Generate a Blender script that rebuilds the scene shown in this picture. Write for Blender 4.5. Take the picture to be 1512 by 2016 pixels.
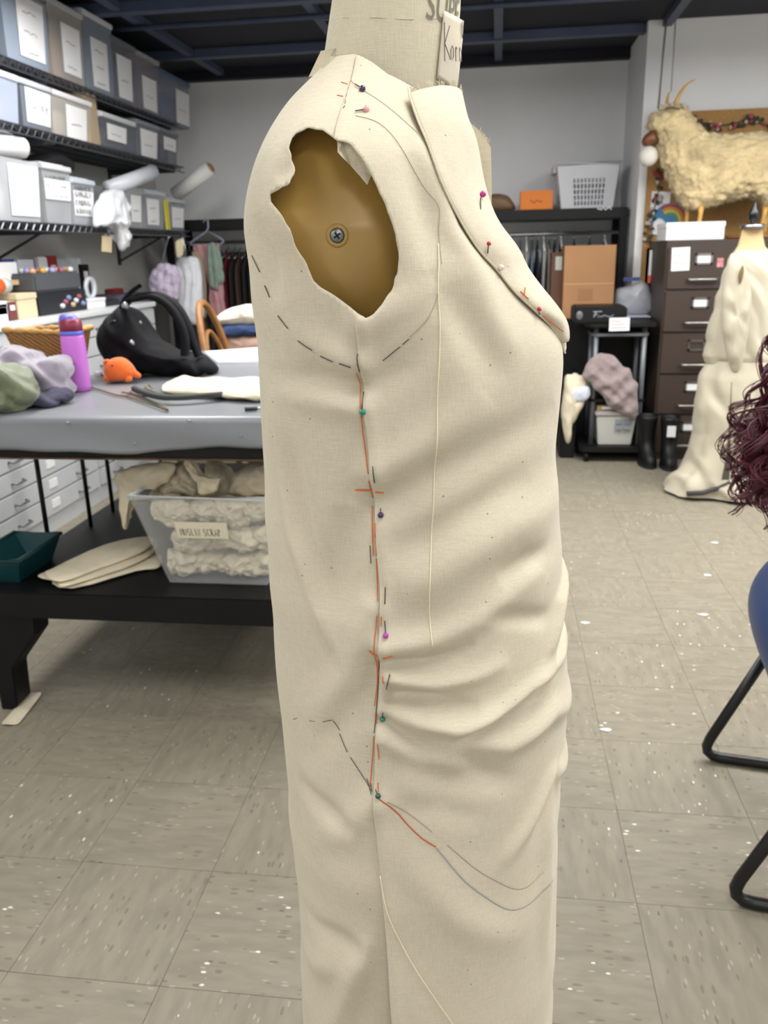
import bpy, bmesh, math, random
import numpy as np
from mathutils import Vector, Matrix
for o in list(bpy.data.objects): bpy.data.objects.remove(o)
scene = bpy.context.scene
COL = scene.collection
random.seed(7); RNG = np.random.default_rng(7)
# ---------------------------------------------------------------- camera
F, CX, CY, H = 1640., 756., 1008., 1.38
PITCH, ROLL, YAW = math.radians(17.4), math.radians(1.4), math.radians(7.85)
V = lambda *a: Vector(a)
_f = V(-math.sin(YAW)*math.cos(PITCH), math.cos(YAW)*math.cos(PITCH), -math.sin(PITCH))
_r0 = V(math.cos(YAW), math.sin(YAW), 0); _u0 = _r0.cross(_f)
_r = _r0*math.cos(ROLL)-_u0*math.sin(ROLL); _u = _r0*math.sin(ROLL)+_u0*math.cos(ROLL)
CAM = V(0, 0, H)
cd = bpy.data.cameras.new('camera'); co = bpy.data.objects.new('camera', cd); COL.objects.link(co)
cd.sensor_fit = 'VERTICAL'; cd.sensor_height = 36; cd.sensor_width = 27; cd.lens = 36*F/2016
co.matrix_world = Matrix(((_r.x, _u.x, -_f.x, 0), (_r.y, _u.y, -_f.y, 0), (_r.z, _u.z, -_f.z, H), (0, 0, 0, 1)))
cd.clip_start = .05; cd.clip_end = 60
cd.dof.use_dof = True; cd.dof.focus_distance = .70; cd.dof.aperture_fstop = 12.5
scene.camera = co
# ---------------------------------------------------------------- world, exposure
w = bpy.data.worlds.new('world'); scene.world = w; w.use_nodes = True
w.node_tree.nodes['Background'].inputs[0].default_value = (.85, .9, 1, 1)
w.node_tree.nodes['Background'].inputs[1].default_value = .25
vs = scene.view_settings
vs.view_transform = 'Standard'; vs.look = 'None'; vs.gamma = 1; vs.use_curve_mapping = False; vs.exposure = 0.0
LAMP_POWER = 23          # watts of each ceiling fixture
LAMP_COL = (1, .995, .98)
LAMPS = [(-1.65, -1.9), (.5, -1.9), (-1.65, .55), (.5, .55), (2.6, .55), (-1.65, 2.45), (1.5, 2.45), (2.9, 2.45), (-1.65, 3.85), (-.55, 3.85), (.5, 3.85), (1.6, 3.85), (2.6, 3.85)]
CEIL = 2.78
# ---------------------------------------------------------------- helpers: points measured in the photograph -> places in the room
def ray(x, y): return _f+_r*((x-CX)/F)-_u*((y-CY)/F)
def atz(x, y, z=0.): d = ray(x, y); return CAM+d*((z-H)/d.z)
def aty(x, y, Y): d = ray(x, y); return CAM+d*(Y/d.y)
def atx(x, y, X): d = ray(x, y); return CAM+d*(X/d.x)
# ---------------------------------------------------------------- materials
MATS = {}
def srgb(r, g, b):
    f = lambda c: ((c/255+.055)/1.055)**2.4 if c > 10 else c/255/12.92
    return (f(r), f(g), f(b), 1)
def mat(name, col, rough=.6, var=.0, vscale=8., bump=0., bscale=60., metal=0., alpha=1., trans=0., emit=None, coat=0., spec=.5, sheen=0., coord='Object', stretch=(1, 1, 1), detail=4):
    if name in MATS: return MATS[name]
    m = bpy.data.materials.new(name); m.use_nodes = True; nt = m.node_tree; b = nt.nodes['Principled BSDF']
    c = col if len(col) == 4 else (*col, 1)
    b.inputs['Base Color'].default_value = c; b.inputs['Roughness'].default_value = rough; b.inputs['Metallic'].default_value = metal
    b.inputs['Alpha'].default_value = alpha; b.inputs['Transmission Weight'].default_value = trans; b.inputs['Coat Weight'].default_value = coat
    b.inputs['Specular IOR Level'].default_value = spec; b.inputs['Sheen Weight'].default_value = sheen
    if emit: b.inputs['Emission Color'].default_value = (*emit[:3], 1); b.inputs['Emission Strength'].default_value = emit[3]
    if var or bump:
        tc = nt.nodes.new('ShaderNodeTexCoord'); mp = nt.nodes.new('ShaderNodeMapping'); mp.inputs['Scale'].default_value = stretch
        nt.links.new(tc.outputs[coord], mp.inputs[0])
        if var:
            n = nt.nodes.new('ShaderNodeTexNoise'); n.inputs['Scale'].default_value = vscale; n.inputs['Detail'].default_value = detail
            nt.links.new(mp.outputs[0], n.inputs['Vector'])
            mx = nt.nodes.new('ShaderNodeMix'); mx.data_type = 'RGBA'
            mx.inputs[6].default_value = tuple(max(0, x*(1-var)) for x in c[:3])+(1,); mx.inputs[7].default_value = tuple(min(1, x*(1+var)) for x in c[:3])+(1,)
            rp = nt.nodes.new('ShaderNodeMapRange'); rp.inputs[1].default_value = .3; rp.inputs[2].default_value = .7
            nt.links.new(n.outputs[0], rp.inputs[0]); nt.links.new(rp.outputs[0], mx.inputs[0]); nt.links.new(mx.outputs[2], b.inputs['Base Color'])
        if bump:
            n2 = nt.nodes.new('ShaderNodeTexNoise'); n2.inputs['Scale'].default_value = bscale; n2.inputs['Detail'].default_value = 3
            nt.links.new(mp.outputs[0], n2.inputs['Vector'])
            bp = nt.nodes.new('ShaderNodeBump'); bp.inputs['Strength'].default_value = bump; bp.inputs['Distance'].default_value = .01
            nt.links.new(n2.outputs[0], bp.inputs['Height']); nt.links.new(bp.outputs[0], b.inputs['Normal'])
    MATS[name] = m; return m
def muslin(name, col, weave=1., specks=1.):
    if name in MATS: return MATS[name]
    m = bpy.data.materials.new(name); m.use_nodes = True; nt = m.node_tree; b = nt.nodes['Principled BSDF']; L = nt.links.new
    b.inputs['Roughness'].default_value = .9; b.inputs['Specular IOR Level'].default_value = .15; b.inputs['Sheen Weight'].default_value = .15
    tc = nt.nodes.new('ShaderNodeTexCoord')
    def noise(scale, stretch, detail=3):
        mp = nt.nodes.new('ShaderNodeMapping'); mp.inputs['Scale'].default_value = stretch; L(tc.outputs['Object'], mp.inputs[0])
        n = nt.nodes.new('ShaderNodeTexNoise'); n.inputs['Scale'].default_value = scale; n.inputs['Detail'].default_value = detail; L(mp.outputs[0], n.inputs['Vector']); return n.outputs[0]
    wv = noise(900, (1, 1, .12), 2); wh = noise(900, (.1, .1, 1), 2); big = noise(7, (1, 1, 1), 4)
    add = nt.nodes.new('ShaderNodeMath'); add.operation = 'ADD'; L(wv, add.inputs[0]); L(wh, add.inputs[1])
    mr = nt.nodes.new('ShaderNodeMapRange'); mr.inputs[1].default_value = .75; mr.inputs[2].default_value = 1.25; mr.inputs[3].default_value = .94; mr.inputs[4].default_value = 1.04; L(add.outputs[0], mr.inputs[0])
    mb = nt.nodes.new('ShaderNodeMapRange'); mb.inputs[1].default_value = .3; mb.inputs[2].default_value = .7; mb.inputs[3].default_value = .96; mb.inputs[4].default_value = 1.03; L(big, mb.inputs[0])
    mu = nt.nodes.new('ShaderNodeMath'); mu.operation = 'MULTIPLY'; L(mr.outputs[0], mu.inputs[0]); L(mb.outputs[0], mu.inputs[1])
    sc = nt.nodes.new('ShaderNodeVectorMath'); sc.operation = 'SCALE'; sc.inputs[0].default_value = col[:3]; L(mu.outputs[0], sc.inputs['Scale'])
    vo = nt.nodes.new('ShaderNodeTexVoronoi'); vo.inputs['Scale'].default_value = 75; L(tc.outputs['Object'], vo.inputs['Vector'])
    lt = nt.nodes.new('ShaderNodeMath'); lt.operation = 'LESS_THAN'; lt.inputs[1].default_value = .065*specks; L(vo.outputs['Distance'], lt.inputs[0])
    sp = nt.nodes.new('ShaderNodeSeparateColor'); L(vo.outputs['Color'], sp.inputs[0])
    l2 = nt.nodes.new('ShaderNodeMath'); l2.operation = 'LESS_THAN'; l2.inputs[1].default_value = .35; L(sp.outputs[0], l2.inputs[0])
    m2 = nt.nodes.new('ShaderNodeMath'); m2.operation = 'MULTIPLY'; L(lt.outputs[0], m2.inputs[0]); L(l2.outputs[0], m2.inputs[1])
    m3 = nt.nodes.new('ShaderNodeMath'); m3.operation = 'MULTIPLY'; m3.inputs[1].default_value = .6; L(m2.outputs[0], m3.inputs[0])
    mx = nt.nodes.new('ShaderNodeMix'); mx.data_type = 'RGBA'; mx.inputs[7].default_value = (.13, .07, .025, 1); L(m3.outputs[0], mx.inputs[0]); L(sc.outputs[0], mx.inputs[6])
    L(mx.outputs[2], b.inputs['Base Color'])
    bp = nt.nodes.new('ShaderNodeBump'); bp.inputs['Strength'].default_value = .25*weave; bp.inputs['Distance'].default_value = .0006; L(add.outputs[0], bp.inputs['Height']); L(bp.outputs[0], b.inputs['Normal'])
    # thin cotton lets a little light through
    tr = nt.nodes.new('ShaderNodeBsdfTranslucent'); L(mx.outputs[2], tr.inputs[0]); ms = nt.nodes.new('ShaderNodeMixShader'); ms.inputs[0].default_value = .10
    L(b.outputs[0], ms.inputs[1]); L(tr.outputs[0], ms.inputs[2]); L(ms.outputs[0], nt.nodes['Material Output'].inputs[0])
    MATS[name] = m; return m
def vinyl_tile(name):
    m = bpy.data.materials.new(name); m.use_nodes = True; nt = m.node_tree; b = nt.nodes['Principled BSDF']; L = nt.links.new
    tc = nt.nodes.new('ShaderNodeTexCoord'); oi = nt.nodes.new('ShaderNodeObjectInfo')
    off = nt.nodes.new('ShaderNodeVectorMath'); off.operation = 'MULTIPLY_ADD'; off.inputs[1].default_value = (1, 1, 1)
    cmb = nt.nodes.new('ShaderNodeVectorMath'); cmb.operation = 'SCALE'; cmb.inputs[0].default_value = (37, 53, 11); L(oi.outputs['Random'], cmb.inputs['Scale'])
    L(tc.outputs['Object'], off.inputs[0]); L(cmb.outputs[0], off.inputs[2])
    def mapped(st):
        mp = nt.nodes.new('ShaderNodeMapping'); mp.inputs['Scale'].default_value = st; L(off.outputs[0], mp.inputs[0]); return mp.outputs[0]
    def noise(scale, st, det=3):
        n = nt.nodes.new('ShaderNodeTexNoise'); n.inputs['Scale'].default_value = scale; n.inputs['Detail'].default_value = det; L(mapped(st), n.inputs['Vector']); return n.outputs[0]
    def ramp(src, a, bb, lo, hi):
        r = nt.nodes.new('ShaderNodeMapRange'); r.inputs[1].default_value = a; r.inputs[2].default_value = bb; r.inputs[3].default_value = lo; r.inputs[4].default_value = hi; L(src, r.inputs[0]); return r.outputs[0]
    def mixc(fac, a, col):
        x = nt.nodes.new('ShaderNodeMix'); x.data_type = 'RGBA'; L(fac, x.inputs[0])
        if isinstance(a, tuple): x.inputs[6].default_value = a
        else: L(a, x.inputs[6])
        x.inputs[7].default_value = col; return x.outputs[2]
    base = mixc(ramp(noise(34, (.35, 1.2, 1), 4), .35, .65, 0, 1), srgb(129, 122, 107), srgb(140, 133, 117))
    def chips(scale, st, size, frac, chan):
        vo = nt.nodes.new('ShaderNodeTexVoronoi'); vo.inputs['Scale'].default_value = scale; L(mapped(st), vo.inputs['Vector'])
        lt = nt.nodes.new('ShaderNodeMath'); lt.operation = 'LESS_THAN'; lt.inputs[1].default_value = size; L(vo.outputs['Distance'], lt.inputs[0])
        sp = nt.nodes.new('ShaderNodeSeparateColor'); L(vo.outputs['Color'], sp.inputs[0])
        l2 = nt.nodes.new('ShaderNodeMath'); l2.operation = 'LESS_THAN'; l2.inputs[1].default_value = frac; L(sp.outputs[chan], l2.inputs[0])
        mm = nt.nodes.new('ShaderNodeMath'); mm.operation = 'MULTIPLY'; L(lt.outputs[0], mm.inputs[0]); L(l2.outputs[0], mm.inputs[1]); return mm.outputs[0]
    c = mixc(chips(95, (.3, 1, 1), .30, .16, 0), base, srgb(119, 109, 94))
    c = mixc(chips(120, (.3, 1, 1), .28, .14, 1), c, srgb(158, 151, 136))
    c = mixc(chips(90, (.45, 1, 1), .24, .016, 2), c, srgb(222, 217, 204))
    c = mixc(chips(80, (.4, 1, 1), .20, .022, 1), c, srgb(100, 94, 84))
    L(c, b.inputs['Base Color'])
    L(ramp(noise(6, (1, 1, 1)), .3, .7, .42, .62), b.inputs['Roughness']); b.inputs['Specular IOR Level'].default_value = .25
    MATS[name] = m; return m
def weave_mat(name, c1, c2):
    m = bpy.data.materials.new(name); m.use_nodes = True; nt = m.node_tree; b = nt.nodes['Principled BSDF']; L = nt.links.new
    tc = nt.nodes.new('ShaderNodeTexCoord'); mp = nt.nodes.new('ShaderNodeMapping'); mp.inputs['Scale'].default_value = (60, 60, 95); L(tc.outputs['Object'], mp.inputs[0])
    br = nt.nodes.new('ShaderNodeTexWave'); br.bands_direction = 'DIAGONAL'; br.inputs['Scale'].default_value = .5; br.inputs['Distortion'].default_value = 3; L(mp.outputs[0], br.inputs['Vector'])
    mx = nt.nodes.new('ShaderNodeMix'); mx.data_type = 'RGBA'; mx.inputs[6].default_value = c1; mx.inputs[7].default_value = c2; L(br.outputs['Fac'], mx.inputs[0]); L(mx.outputs[2], b.inputs['Base Color'])
    b.inputs['Roughness'].default_value = .55; MATS[name] = m; return m
def plain(name, r, g, b, rough=.6, **k): return mat(name, srgb(r, g, b), rough, **k)
M_MUS = muslin('muslin', srgb(214, 204, 182)); M_MUS2 = muslin('muslin_canvas', srgb(214, 204, 180), 1.4, .4)
M_SCRAP = mat('muslin_scrap', srgb(214, 203, 178), .9, var=.12, vscale=14)
M_WHITE = plain('white_paper', 232, 232, 234, .7); M_BLACK = plain('black_plastic', 9, 9, 11, .5, spec=.35); M_INK = plain('ink', 60, 60, 66, .8)
M_GREYINK = plain('grey_ink', 120, 122, 128, .8)
M_STEEL = plain('steel', 170, 172, 176, .3, metal=1); M_CHROME = plain('chrome_wire', 120, 122, 128, .35, metal=.9)
M_WOOD = mat('warm_wood', srgb(146, 99, 52), .45, var=.2, vscale=6, stretch=(1, 1, 6))
# ---------------------------------------------------------------- mesh builder
class MB:
    def __init__(s): s.v = []; s.f = []
    def add(s, vs, fs):
        n = len(s.v); s.v += [tuple(p) for p in vs]; s.f += [tuple(i+n for i in f) for f in fs]; return s
    def box(s, lo, hi):
        x0, y0, z0 = lo; x1, y1, z1 = hi
        return s.add([(x0,y0,z0),(x1,y0,z0),(x1,y1,z0),(x0,y1,z0),(x0,y0,z1),(x1,y0,z1),(x1,y1,z1),(x0,y1,z1)],
                     [(0,3,2,1),(4,5,6,7),(0,1,5,4),(1,2,6,5),(2,3,7,6),(3,0,4,7)])
    def hexa(s, q):   # 8 corners, bottom four then top four
        return s.add(q, [(0,3,2,1),(4,5,6,7),(0,1,5,4),(1,2,6,5),(2,3,7,6),(3,0,4,7)])
    def tube(s, path, r, n=8, closed=False, caps=True):
        P = [Vector(p) for p in path]; m = len(P)
        R = r if hasattr(r, '__len__') else [r]*m
        t0 = (P[1]-P[0]).normalized(); a = V(0, 0, 1) if abs(t0.z) < .9 else V(1, 0, 0)
        nrm = t0.cross(a).normalized(); vs = []
        for i in range(m):
            if closed: t = P[(i+1) % m]-P[i-1]
            else: t = P[min(i+1, m-1)]-P[max(i-1, 0)]
            if t.length < 1e-9: t = t0.copy()
            t.normalize(); nrm = (nrm-t*nrm.dot(t))
            if nrm.length < 1e-6: nrm = t.orthogonal()
            nrm.normalize(); b = t.cross(nrm)
            for k in range(n):
                an = 2*math.pi*k/n; vs.append(P[i]+(nrm*math.cos(an)+b*math.sin(an))*R[i])
        fs = []
        for i in range(m if closed else m-1):
            j = (i+1) % m
            for k in range(n): fs.append((i*n+k, i*n+(k+1) % n, j*n+(k+1) % n, j*n+k))
        if caps and not closed: fs += [tuple(range(n))[::-1], tuple((m-1)*n+k for k in range(n))]
        return s.add(vs, fs)
    def lathe(s, prof, c=(0, 0, 0), n=20, sx=1., sy=1., axis='z'):
        vs = []; m = len(prof)
        for r, z in prof:
            for k in range(n):
                a = 2*math.pi*k/n; q = (r*math.cos(a)*sx, r*math.sin(a)*sy, z)
                if axis == 'y': q = (q[0], q[2], q[1])
                if axis == 'x': q = (q[2], q[0], q[1])
                vs.append((c[0]+q[0], c[1]+q[1], c[2]+q[2]))
        fs = [(i*n+k, i*n+(k+1) % n, (i+1)*n+(k+1) % n, (i+1)*n+k) for i in range(m-1) for k in range(n)]
        fs += [tuple(range(n))[::-1], tuple((m-1)*n+k for k in range(n))]
        return s.add(vs, fs)
    def ball(s, c, rx, ry=None, rz=None, n=14, m=9):
        ry = ry or rx; rz = rz or rx; vs = []; 
        for i in range(m+1):
            ph = math.pi*i/m
            for k in range(n):
                a = 2*math.pi*k/n; vs.append((c[0]+rx*math.sin(ph)*math.cos(a), c[1]+ry*math.sin(ph)*math.sin(a), c[2]-rz*math.cos(ph)))
        return s.add(vs, [(i*n+k, i*n+(k+1) % n, (i+1)*n+(k+1) % n, (i+1)*n+k) for i in range(m) for k in range(n)])
    def grid(s, pts):   # rows of equal length
        r, c = len(pts), len(pts[0]); vs = [p for row in pts for p in row]
        return s.add(vs, [(i*c+j, i*c+j+1, (i+1)*c+j+1, (i+1)*c+j) for i in range(r-1) for j in range(c-1)])
    def prism(s, poly, d):  # polygon of points, extruded by vector d
        n = len(poly); d = Vector(d); a = [Vector(p) for p in poly]
        return s.add(a+[p+d for p in a], [tuple(range(n)), tuple(range(2*n-1, n-1, -1))]+[(i, n+i, n+(i+1) % n, (i+1) % n) for i in range(n)])
    def inflate(s, poly, d, centre=None, rings=7, puff=1., rnd=0., seed=1, sub=3):
        """closed outline blown up to a cushion of half-thickness vector d"""
        P = [Vector(p) for p in poly]; Q = []
        for i in range(len(P)):     # rounded resampling
            p0, p1, p2, p3 = P[i-1], P[i], P[(i+1) % len(P)], P[(i+2) % len(P)]
            for k in range(sub):
                t = k/sub; Q.append(.5*((2*p1)+(p2-p0)*t+(2*p0-5*p1+4*p2-p3)*t*t+(3*p1-p0-3*p2+p3)*t**3))
        c = Vector(centre) if centre is not None else sum(Q, Vector())/len(Q); d = Vector(d); n = len(Q); vs = []; rg = random.Random(seed)
        ph = [rg.uniform(0, 6.28) for _ in range(12)]; L = max((q-c).length for q in Q)
        for i in range(-rings, rings+1):
            a = i/rings*math.pi/2*.985; sc = math.cos(a)**(.75/puff); of = math.sin(a)
            for q in Q:
                p = c+(q-c)*sc+d*of
                if rnd:
                    k = (p-c)/L*5; wv = math.sin(k.x*1.3+k.z*1.9+ph[0])*math.sin(k.z*1.1-k.y*1.7+ph[1])+.6*math.sin(k.x*3.1-k.z*2.3+ph[2]+2*math.sin(k.y*2+ph[5]))+.45*math.sin(k.z*4.7+k.x*3.7+ph[3])
                    p = p+(d.normalized()*of*1.0+(q-c).normalized()*sc*.3)*wv*rnd
                vs.append(p)
        m = 2*rings+1
        fs = [(i*n+k, i*n+(k+1) % n, (i+1)*n+(k+1) % n, (i+1)*n+k) for i in range(m-1) for k in range(n)]
        fs += [tuple(range(n))[::-1], tuple((m-1)*n+k for k in range(n))]
        return s.add(vs, fs)
    def ribbon(s, pts, nrm, wd):   # flat stroke of width wd lying across normal nrm
        P = [Vector(p) for p in pts]; n = Vector(nrm).normalized(); L, Rr = [], []
        for i, p in enumerate(P):
            t = (P[min(i+1, len(P)-1)]-P[max(i-1, 0)])
            if t.length < 1e-9: t = Vector((1, 0, 0))
            sd = t.normalized().cross(n)*wd*.5; L.append(p+sd); Rr.append(p-sd)
        k = len(P); return s.add(L+Rr, [(i, i+1, k+i+1, k+i) for i in range(k-1)])
    def build(s, name, m, parent=None, smooth=False, bevel=0., local=False):
        me = bpy.data.meshes.new(name); 
        if parent is not None and not local:
            ox, oy, oz = parent_origin(parent); vs = [(x-ox, y-oy, z-oz) for x, y, z in s.v]
        else: vs = s.v
        me.from_pydata(vs, [], s.f); me.validate()
        bm = bmesh.new(); bm.from_mesh(me); bmesh.ops.remove_doubles(bm, verts=bm.verts, dist=1e-6); bmesh.ops.recalc_face_normals(bm, faces=bm.faces)
        if bevel:
            es = [e for e in bm.edges if len(e.link_faces) == 2 and e.calc_face_angle(0) > .6]
            bmesh.ops.bevel(bm, geom=es, offset=bevel, segments=2, affect='EDGES', clamp_overlap=True)
        bm.to_mesh(me); bm.free()
        if smooth:
            for p in me.polygons: p.use_smooth = True
        if m: me.materials.append(m)
        o = bpy.data.objects.new(name, me); COL.objects.link(o)
        if parent is not None: o.parent = parent
        return o
def parent_origin(o):
    x = y = z = 0.
    while o is not None: x += o.location.x; y += o.location.y; z += o.location.z; o = o.parent
    return x, y, z
def rumple(o, amp, freq, cuts=1, stretch=(1, 1, 1), octv=3, zmin=None, seed=0., smooth=.0, ridge=True, rot=0., remesh=0.):
    """crease a soft mesh"""
    from mathutils import noise
    if remesh:      # even out the mesh first
        md = o.modifiers.new('r', 'REMESH'); md.mode = 'VOXEL'; md.voxel_size = remesh; dg = bpy.context.evaluated_depsgraph_get(); me2 = bpy.data.meshes.new_from_object(o.evaluated_get(dg))
        me2.name = o.data.name; o.modifiers.remove(md); old = o.data; mt = list(old.materials); o.data = me2; bpy.data.meshes.remove(old)
        me2.materials.clear(); [me2.materials.append(x) for x in mt]
        bm = bmesh.new(); bm.from_mesh(me2)
        for _ in range(3): bmesh.ops.smooth_vert(bm, verts=bm.verts, factor=.5, use_axis_x=True, use_axis_y=True, use_axis_z=True)
        bm.to_mesh(me2); bm.free()
    bm = bmesh.new(); bm.from_mesh(o.data)
    if cuts: bmesh.ops.subdivide_edges(bm, edges=bm.edges[:], cuts=cuts, use_grid_fill=True, smooth=smooth)
    if bm.calc_volume(signed=True) < 0: bmesh.ops.reverse_faces(bm, faces=bm.faces[:])
    bm.normal_update(); st = Vector(stretch); ca, sa = math.cos(rot), math.sin(rot); off = V(seed*3.7, seed*1.9, seed*5.3); mv = []
    for v in bm.verts:
        c = v.co
        if ridge:      # long soft folds running across direction rot
            q = c.x*ca+c.z*sa+.35*c.y; P = c*5+off; ph = 2*math.pi*freq*1.9*q+3.4*noise.noise(P)+2.2*noise.noise(P*.45+off)
            d = (math.sin(ph)+.25*math.sin(2.1*ph+1.7+3*noise.noise(P*1.9)))*(.55+.8*noise.noise(P*.9+off*2))*.45
        else:
            p = c*freq+off; d, a = 0., 1.
            for k in range(octv): d += a*noise.noise(p*(1.9**k)); a *= .6
        mv.append(v.normal*d*amp)
    for v, d in zip(bm.verts, mv):
        v.co += d
        if zmin is not None: v.co.z = max(v.co.z, zmin)
    bm.to_mesh(o.data); bm.free()
    for p in o.data.polygons: p.use_smooth = True
    return o
def tag(o, label=None, cat=None, group=None, kind=None):
    if label: o['label'] = label
    if cat: o['category'] = cat
    if group: o['group'] = group
    if kind: o['kind'] = kind
    return o
def thing(name, label, cat, loc=(0, 0, 0), group=None, rz=0):
    o = bpy.data.objects.new(name, None); COL.objects.link(o); o.location = loc; o.rotation_euler = (0, 0, rz); o.empty_display_size = .05
    return tag(o, label, cat, group)
def single(o, label, cat, group=None):
    """a one-mesh thing: move its origin to its base"""
    me = o.data; bb = [v.co for v in me.vertices]; c = V((min(v.x for v in bb)+max(v.x for v in bb))/2, (min(v.y for v in bb)+max(v.y for v in bb))/2, min(v.z for v in bb))
    me.transform(Matrix.Translation(-c)); o.location = c; return tag(o, label, cat, group)
def copy_tree(o, parent=None):
    c = o.copy(); COL.objects.link(c); c.parent = parent
    for ch in list(o.children): copy_tree(ch, c)
    return c
def crom(P, k=6):
    P = [Vector(p) for p in P]; out = []
    for i in range(len(P)-1):
        p0 = P[max(i-1, 0)]; p1 = P[i]; p2 = P[i+1]; p3 = P[min(i+2, len(P)-1)]
        for j in range(k):
            t = j/k; out.append(.5*((2*p1)+(p2-p0)*t+(2*p0-5*p1+4*p2-p3)*t*t+(3*p1-p0-3*p2+p3)*t**3))
    return out+[P[-1]]
# handwriting: each letter as pen strokes in a unit box
ST = {'M': [[(0,0),(.1,1),(.5,.3),(.9,1),(1,0)]], 'U': [[(0,1),(.05,.25),(.4,0),(.85,.25),(.9,1)]], 'S': [[(.9,.9),(.5,1),(.1,.8),(.3,.55),(.8,.4),(.85,.12),(.4,0),(0,.12)]],
 'L': [[(.1,1),(.1,0),(.85,.05)]], 'I': [[(.4,1),(.4,0)]], 'N': [[(.05,0),(.1,1),(.8,0),(.9,1)]], 'C': [[(.9,.85),(.5,1),(.1,.6),(.15,.15),(.5,0),(.95,.15)]],
 'R': [[(.1,0),(.1,1),(.7,.95),(.8,.65),(.15,.5)],[(.3,.5),(.95,0)]], 'A': [[(0,0),(.45,1),(.95,0)],[(.2,.38),(.75,.38)]], 'P': [[(.1,0),(.1,1),(.75,.95),(.85,.65),(.15,.48)]],
 'G': [[(.9,.85),(.5,1),(.1,.6),(.15,.15),(.6,0),(.9,.2),(.9,.45),(.55,.45)]], 'T': [[(0,1),(1,1)],[(.5,1),(.5,0)]], 'E': [[(.9,1),(.1,1),(.1,0),(.9,0)],[(.1,.5),(.7,.5)]],
 'F': [[(.9,1),(.1,1),(.1,0)],[(.1,.5),(.7,.5)]], 'O': [[(.5,1),(.1,.7),(.1,.3),(.5,0),(.9,.3),(.9,.7),(.5,1)]], 'B': [[(.1,0),(.1,1),(.7,.9),(.7,.6),(.15,.52),(.8,.4),(.8,.1),(.1,0)]],
 '&': [[(.95,0),(.3,.7),(.4,1),(.65,.85),(.15,.35),(.3,0),(.65,.05),(.9,.4)]], 'K': [[(.1,1.1),(.12,-.1)],[(.85,1),(.15,.45),(.95,-.05)]], 'o': [[(.5,.5),(.15,.35),(.15,.1),(.5,0),(.8,.12),(.8,.4),(.5,.5)]],
 'r': [[(.2,.5),(.22,0)],[(.22,.35),(.5,.52),(.8,.42)]], 'n': [[(.15,.5),(.17,0)],[(.17,.35),(.5,.52),(.8,.35),(.85,0)]], 'e': [[(.15,.28),(.8,.3),(.6,.5),(.2,.42),(.15,.1),(.5,0),(.85,.1)]], 'y': [[(.1,.5),(.45,.05)],[(.85,.5),(.2,-.35)]], 'u': [[(.15,.5),(.2,.08),(.55,0),(.8,.15)],[(.8,.5),(.85,0)]], ' ': []}
def handwrite(mb, text, o, ex, ey, size, wd, gap=.25, jit=.04, seed=3, tall=1.):
    """strokes on the plane o + ex*a + ey*b"""
    rg = random.Random(seed); o, ex, ey = Vector(o), Vector(ex).normalized(), Vector(ey).normalized(); nrm = ex.cross(ey); a = 0
    for ch in text:
        lw = .3 if ch in ' ' else (.4 if ch == 'I' else .62)
        for st in ST.get(ch, []):
            mb.ribbon([o+ex*((a+q[0]*lw+rg.uniform(-jit, jit))*size)+ey*((q[1]+rg.uniform(-jit, jit))*size*tall) for q in st], nrm, wd)
        a += lw+gap
    return a*size
def squiggle(mb, o, ex, ey, length, h, wd, n=14, seed=1):
    rg = random.Random(seed); o, ex, ey = Vector(o), Vector(ex).normalized(), Vector(ey).normalized()
    mb.ribbon([o+ex*(length*i/n)+ey*(rg.uniform(-.5, .5)*h) for i in range(n+1)], ex.cross(ey), wd)
def glyphs(text, size):
    cu = bpy.data.curves.new('t', 'FONT'); cu.body = text; cu.size = size; cu.resolution_u = 3
    o = bpy.data.objects.new('t', cu); COL.objects.link(o); dg = bpy.context.evaluated_depsgraph_get(); me = o.evaluated_get(dg).to_mesh()
    vs = [tuple(v.co) for v in me.vertices]; fs = [tuple(p.vertices) for p in me.polygons]
    o.evaluated_get(dg).to_mesh_clear(); bpy.data.objects.remove(o); bpy.data.curves.remove(cu); return vs, fs
# ================================================================ THE ROOM
XW, YB, YF, XR, YN = -2.86, 7.2, 6.35, 3.4, -2.8       # left wall, back wall, bulletin wall, right wall, wall behind the camera
XCOL = .955
M_WALL = mat('wall_paint', srgb(236, 237, 238), .85, var=.05, vscale=1.3, bump=.12, bscale=40)
M_WALL2 = mat('block_wall_paint', srgb(188, 188, 184), .85, var=.06, vscale=1.5, bump=.15, bscale=40)
M_NAVY = mat('navy_ceiling', srgb(13, 16, 32), .7, var=.15, vscale=2); M_BEAM = mat('blue_grey_steel', srgb(70, 80, 104), .5, var=.1, vscale=4)
M_TILE = vinyl_tile('vinyl_tile')
def struct(name, mb, m, parent=None, **k):
    o = mb.build(name, m, parent, **k)
    if parent is None: o['kind'] = 'structure'
    return o
T = .322; TX0, TY0 = -.640, 1.222
floor = struct('floor', MB().box((XW, YN, -.06), (XR, YB, -.002)), plain('tile_adhesive', 130, 122, 107, .8))
def in_view(x, y):
    v = V(x, y, 0)-CAM; z = v.dot(_f)
    return z > .2 and abs(v.dot(_r)/z) < 756/F+.17 and abs(v.dot(_u)/z) < 1008/F+.2
tile_mb = MB(); g = T/2-.0003
tile_mb.hexa([(-g,-g,-.002),(g,-g,-.002),(g,g,-.002),(-g,g,-.002),(-g+.0004,-g+.0004,0),(g-.0004,-g+.0004,0),(g-.0004,g-.0004,0),(-g+.0004,g-.0004,0)])
proto = None; rest = MB()
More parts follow.
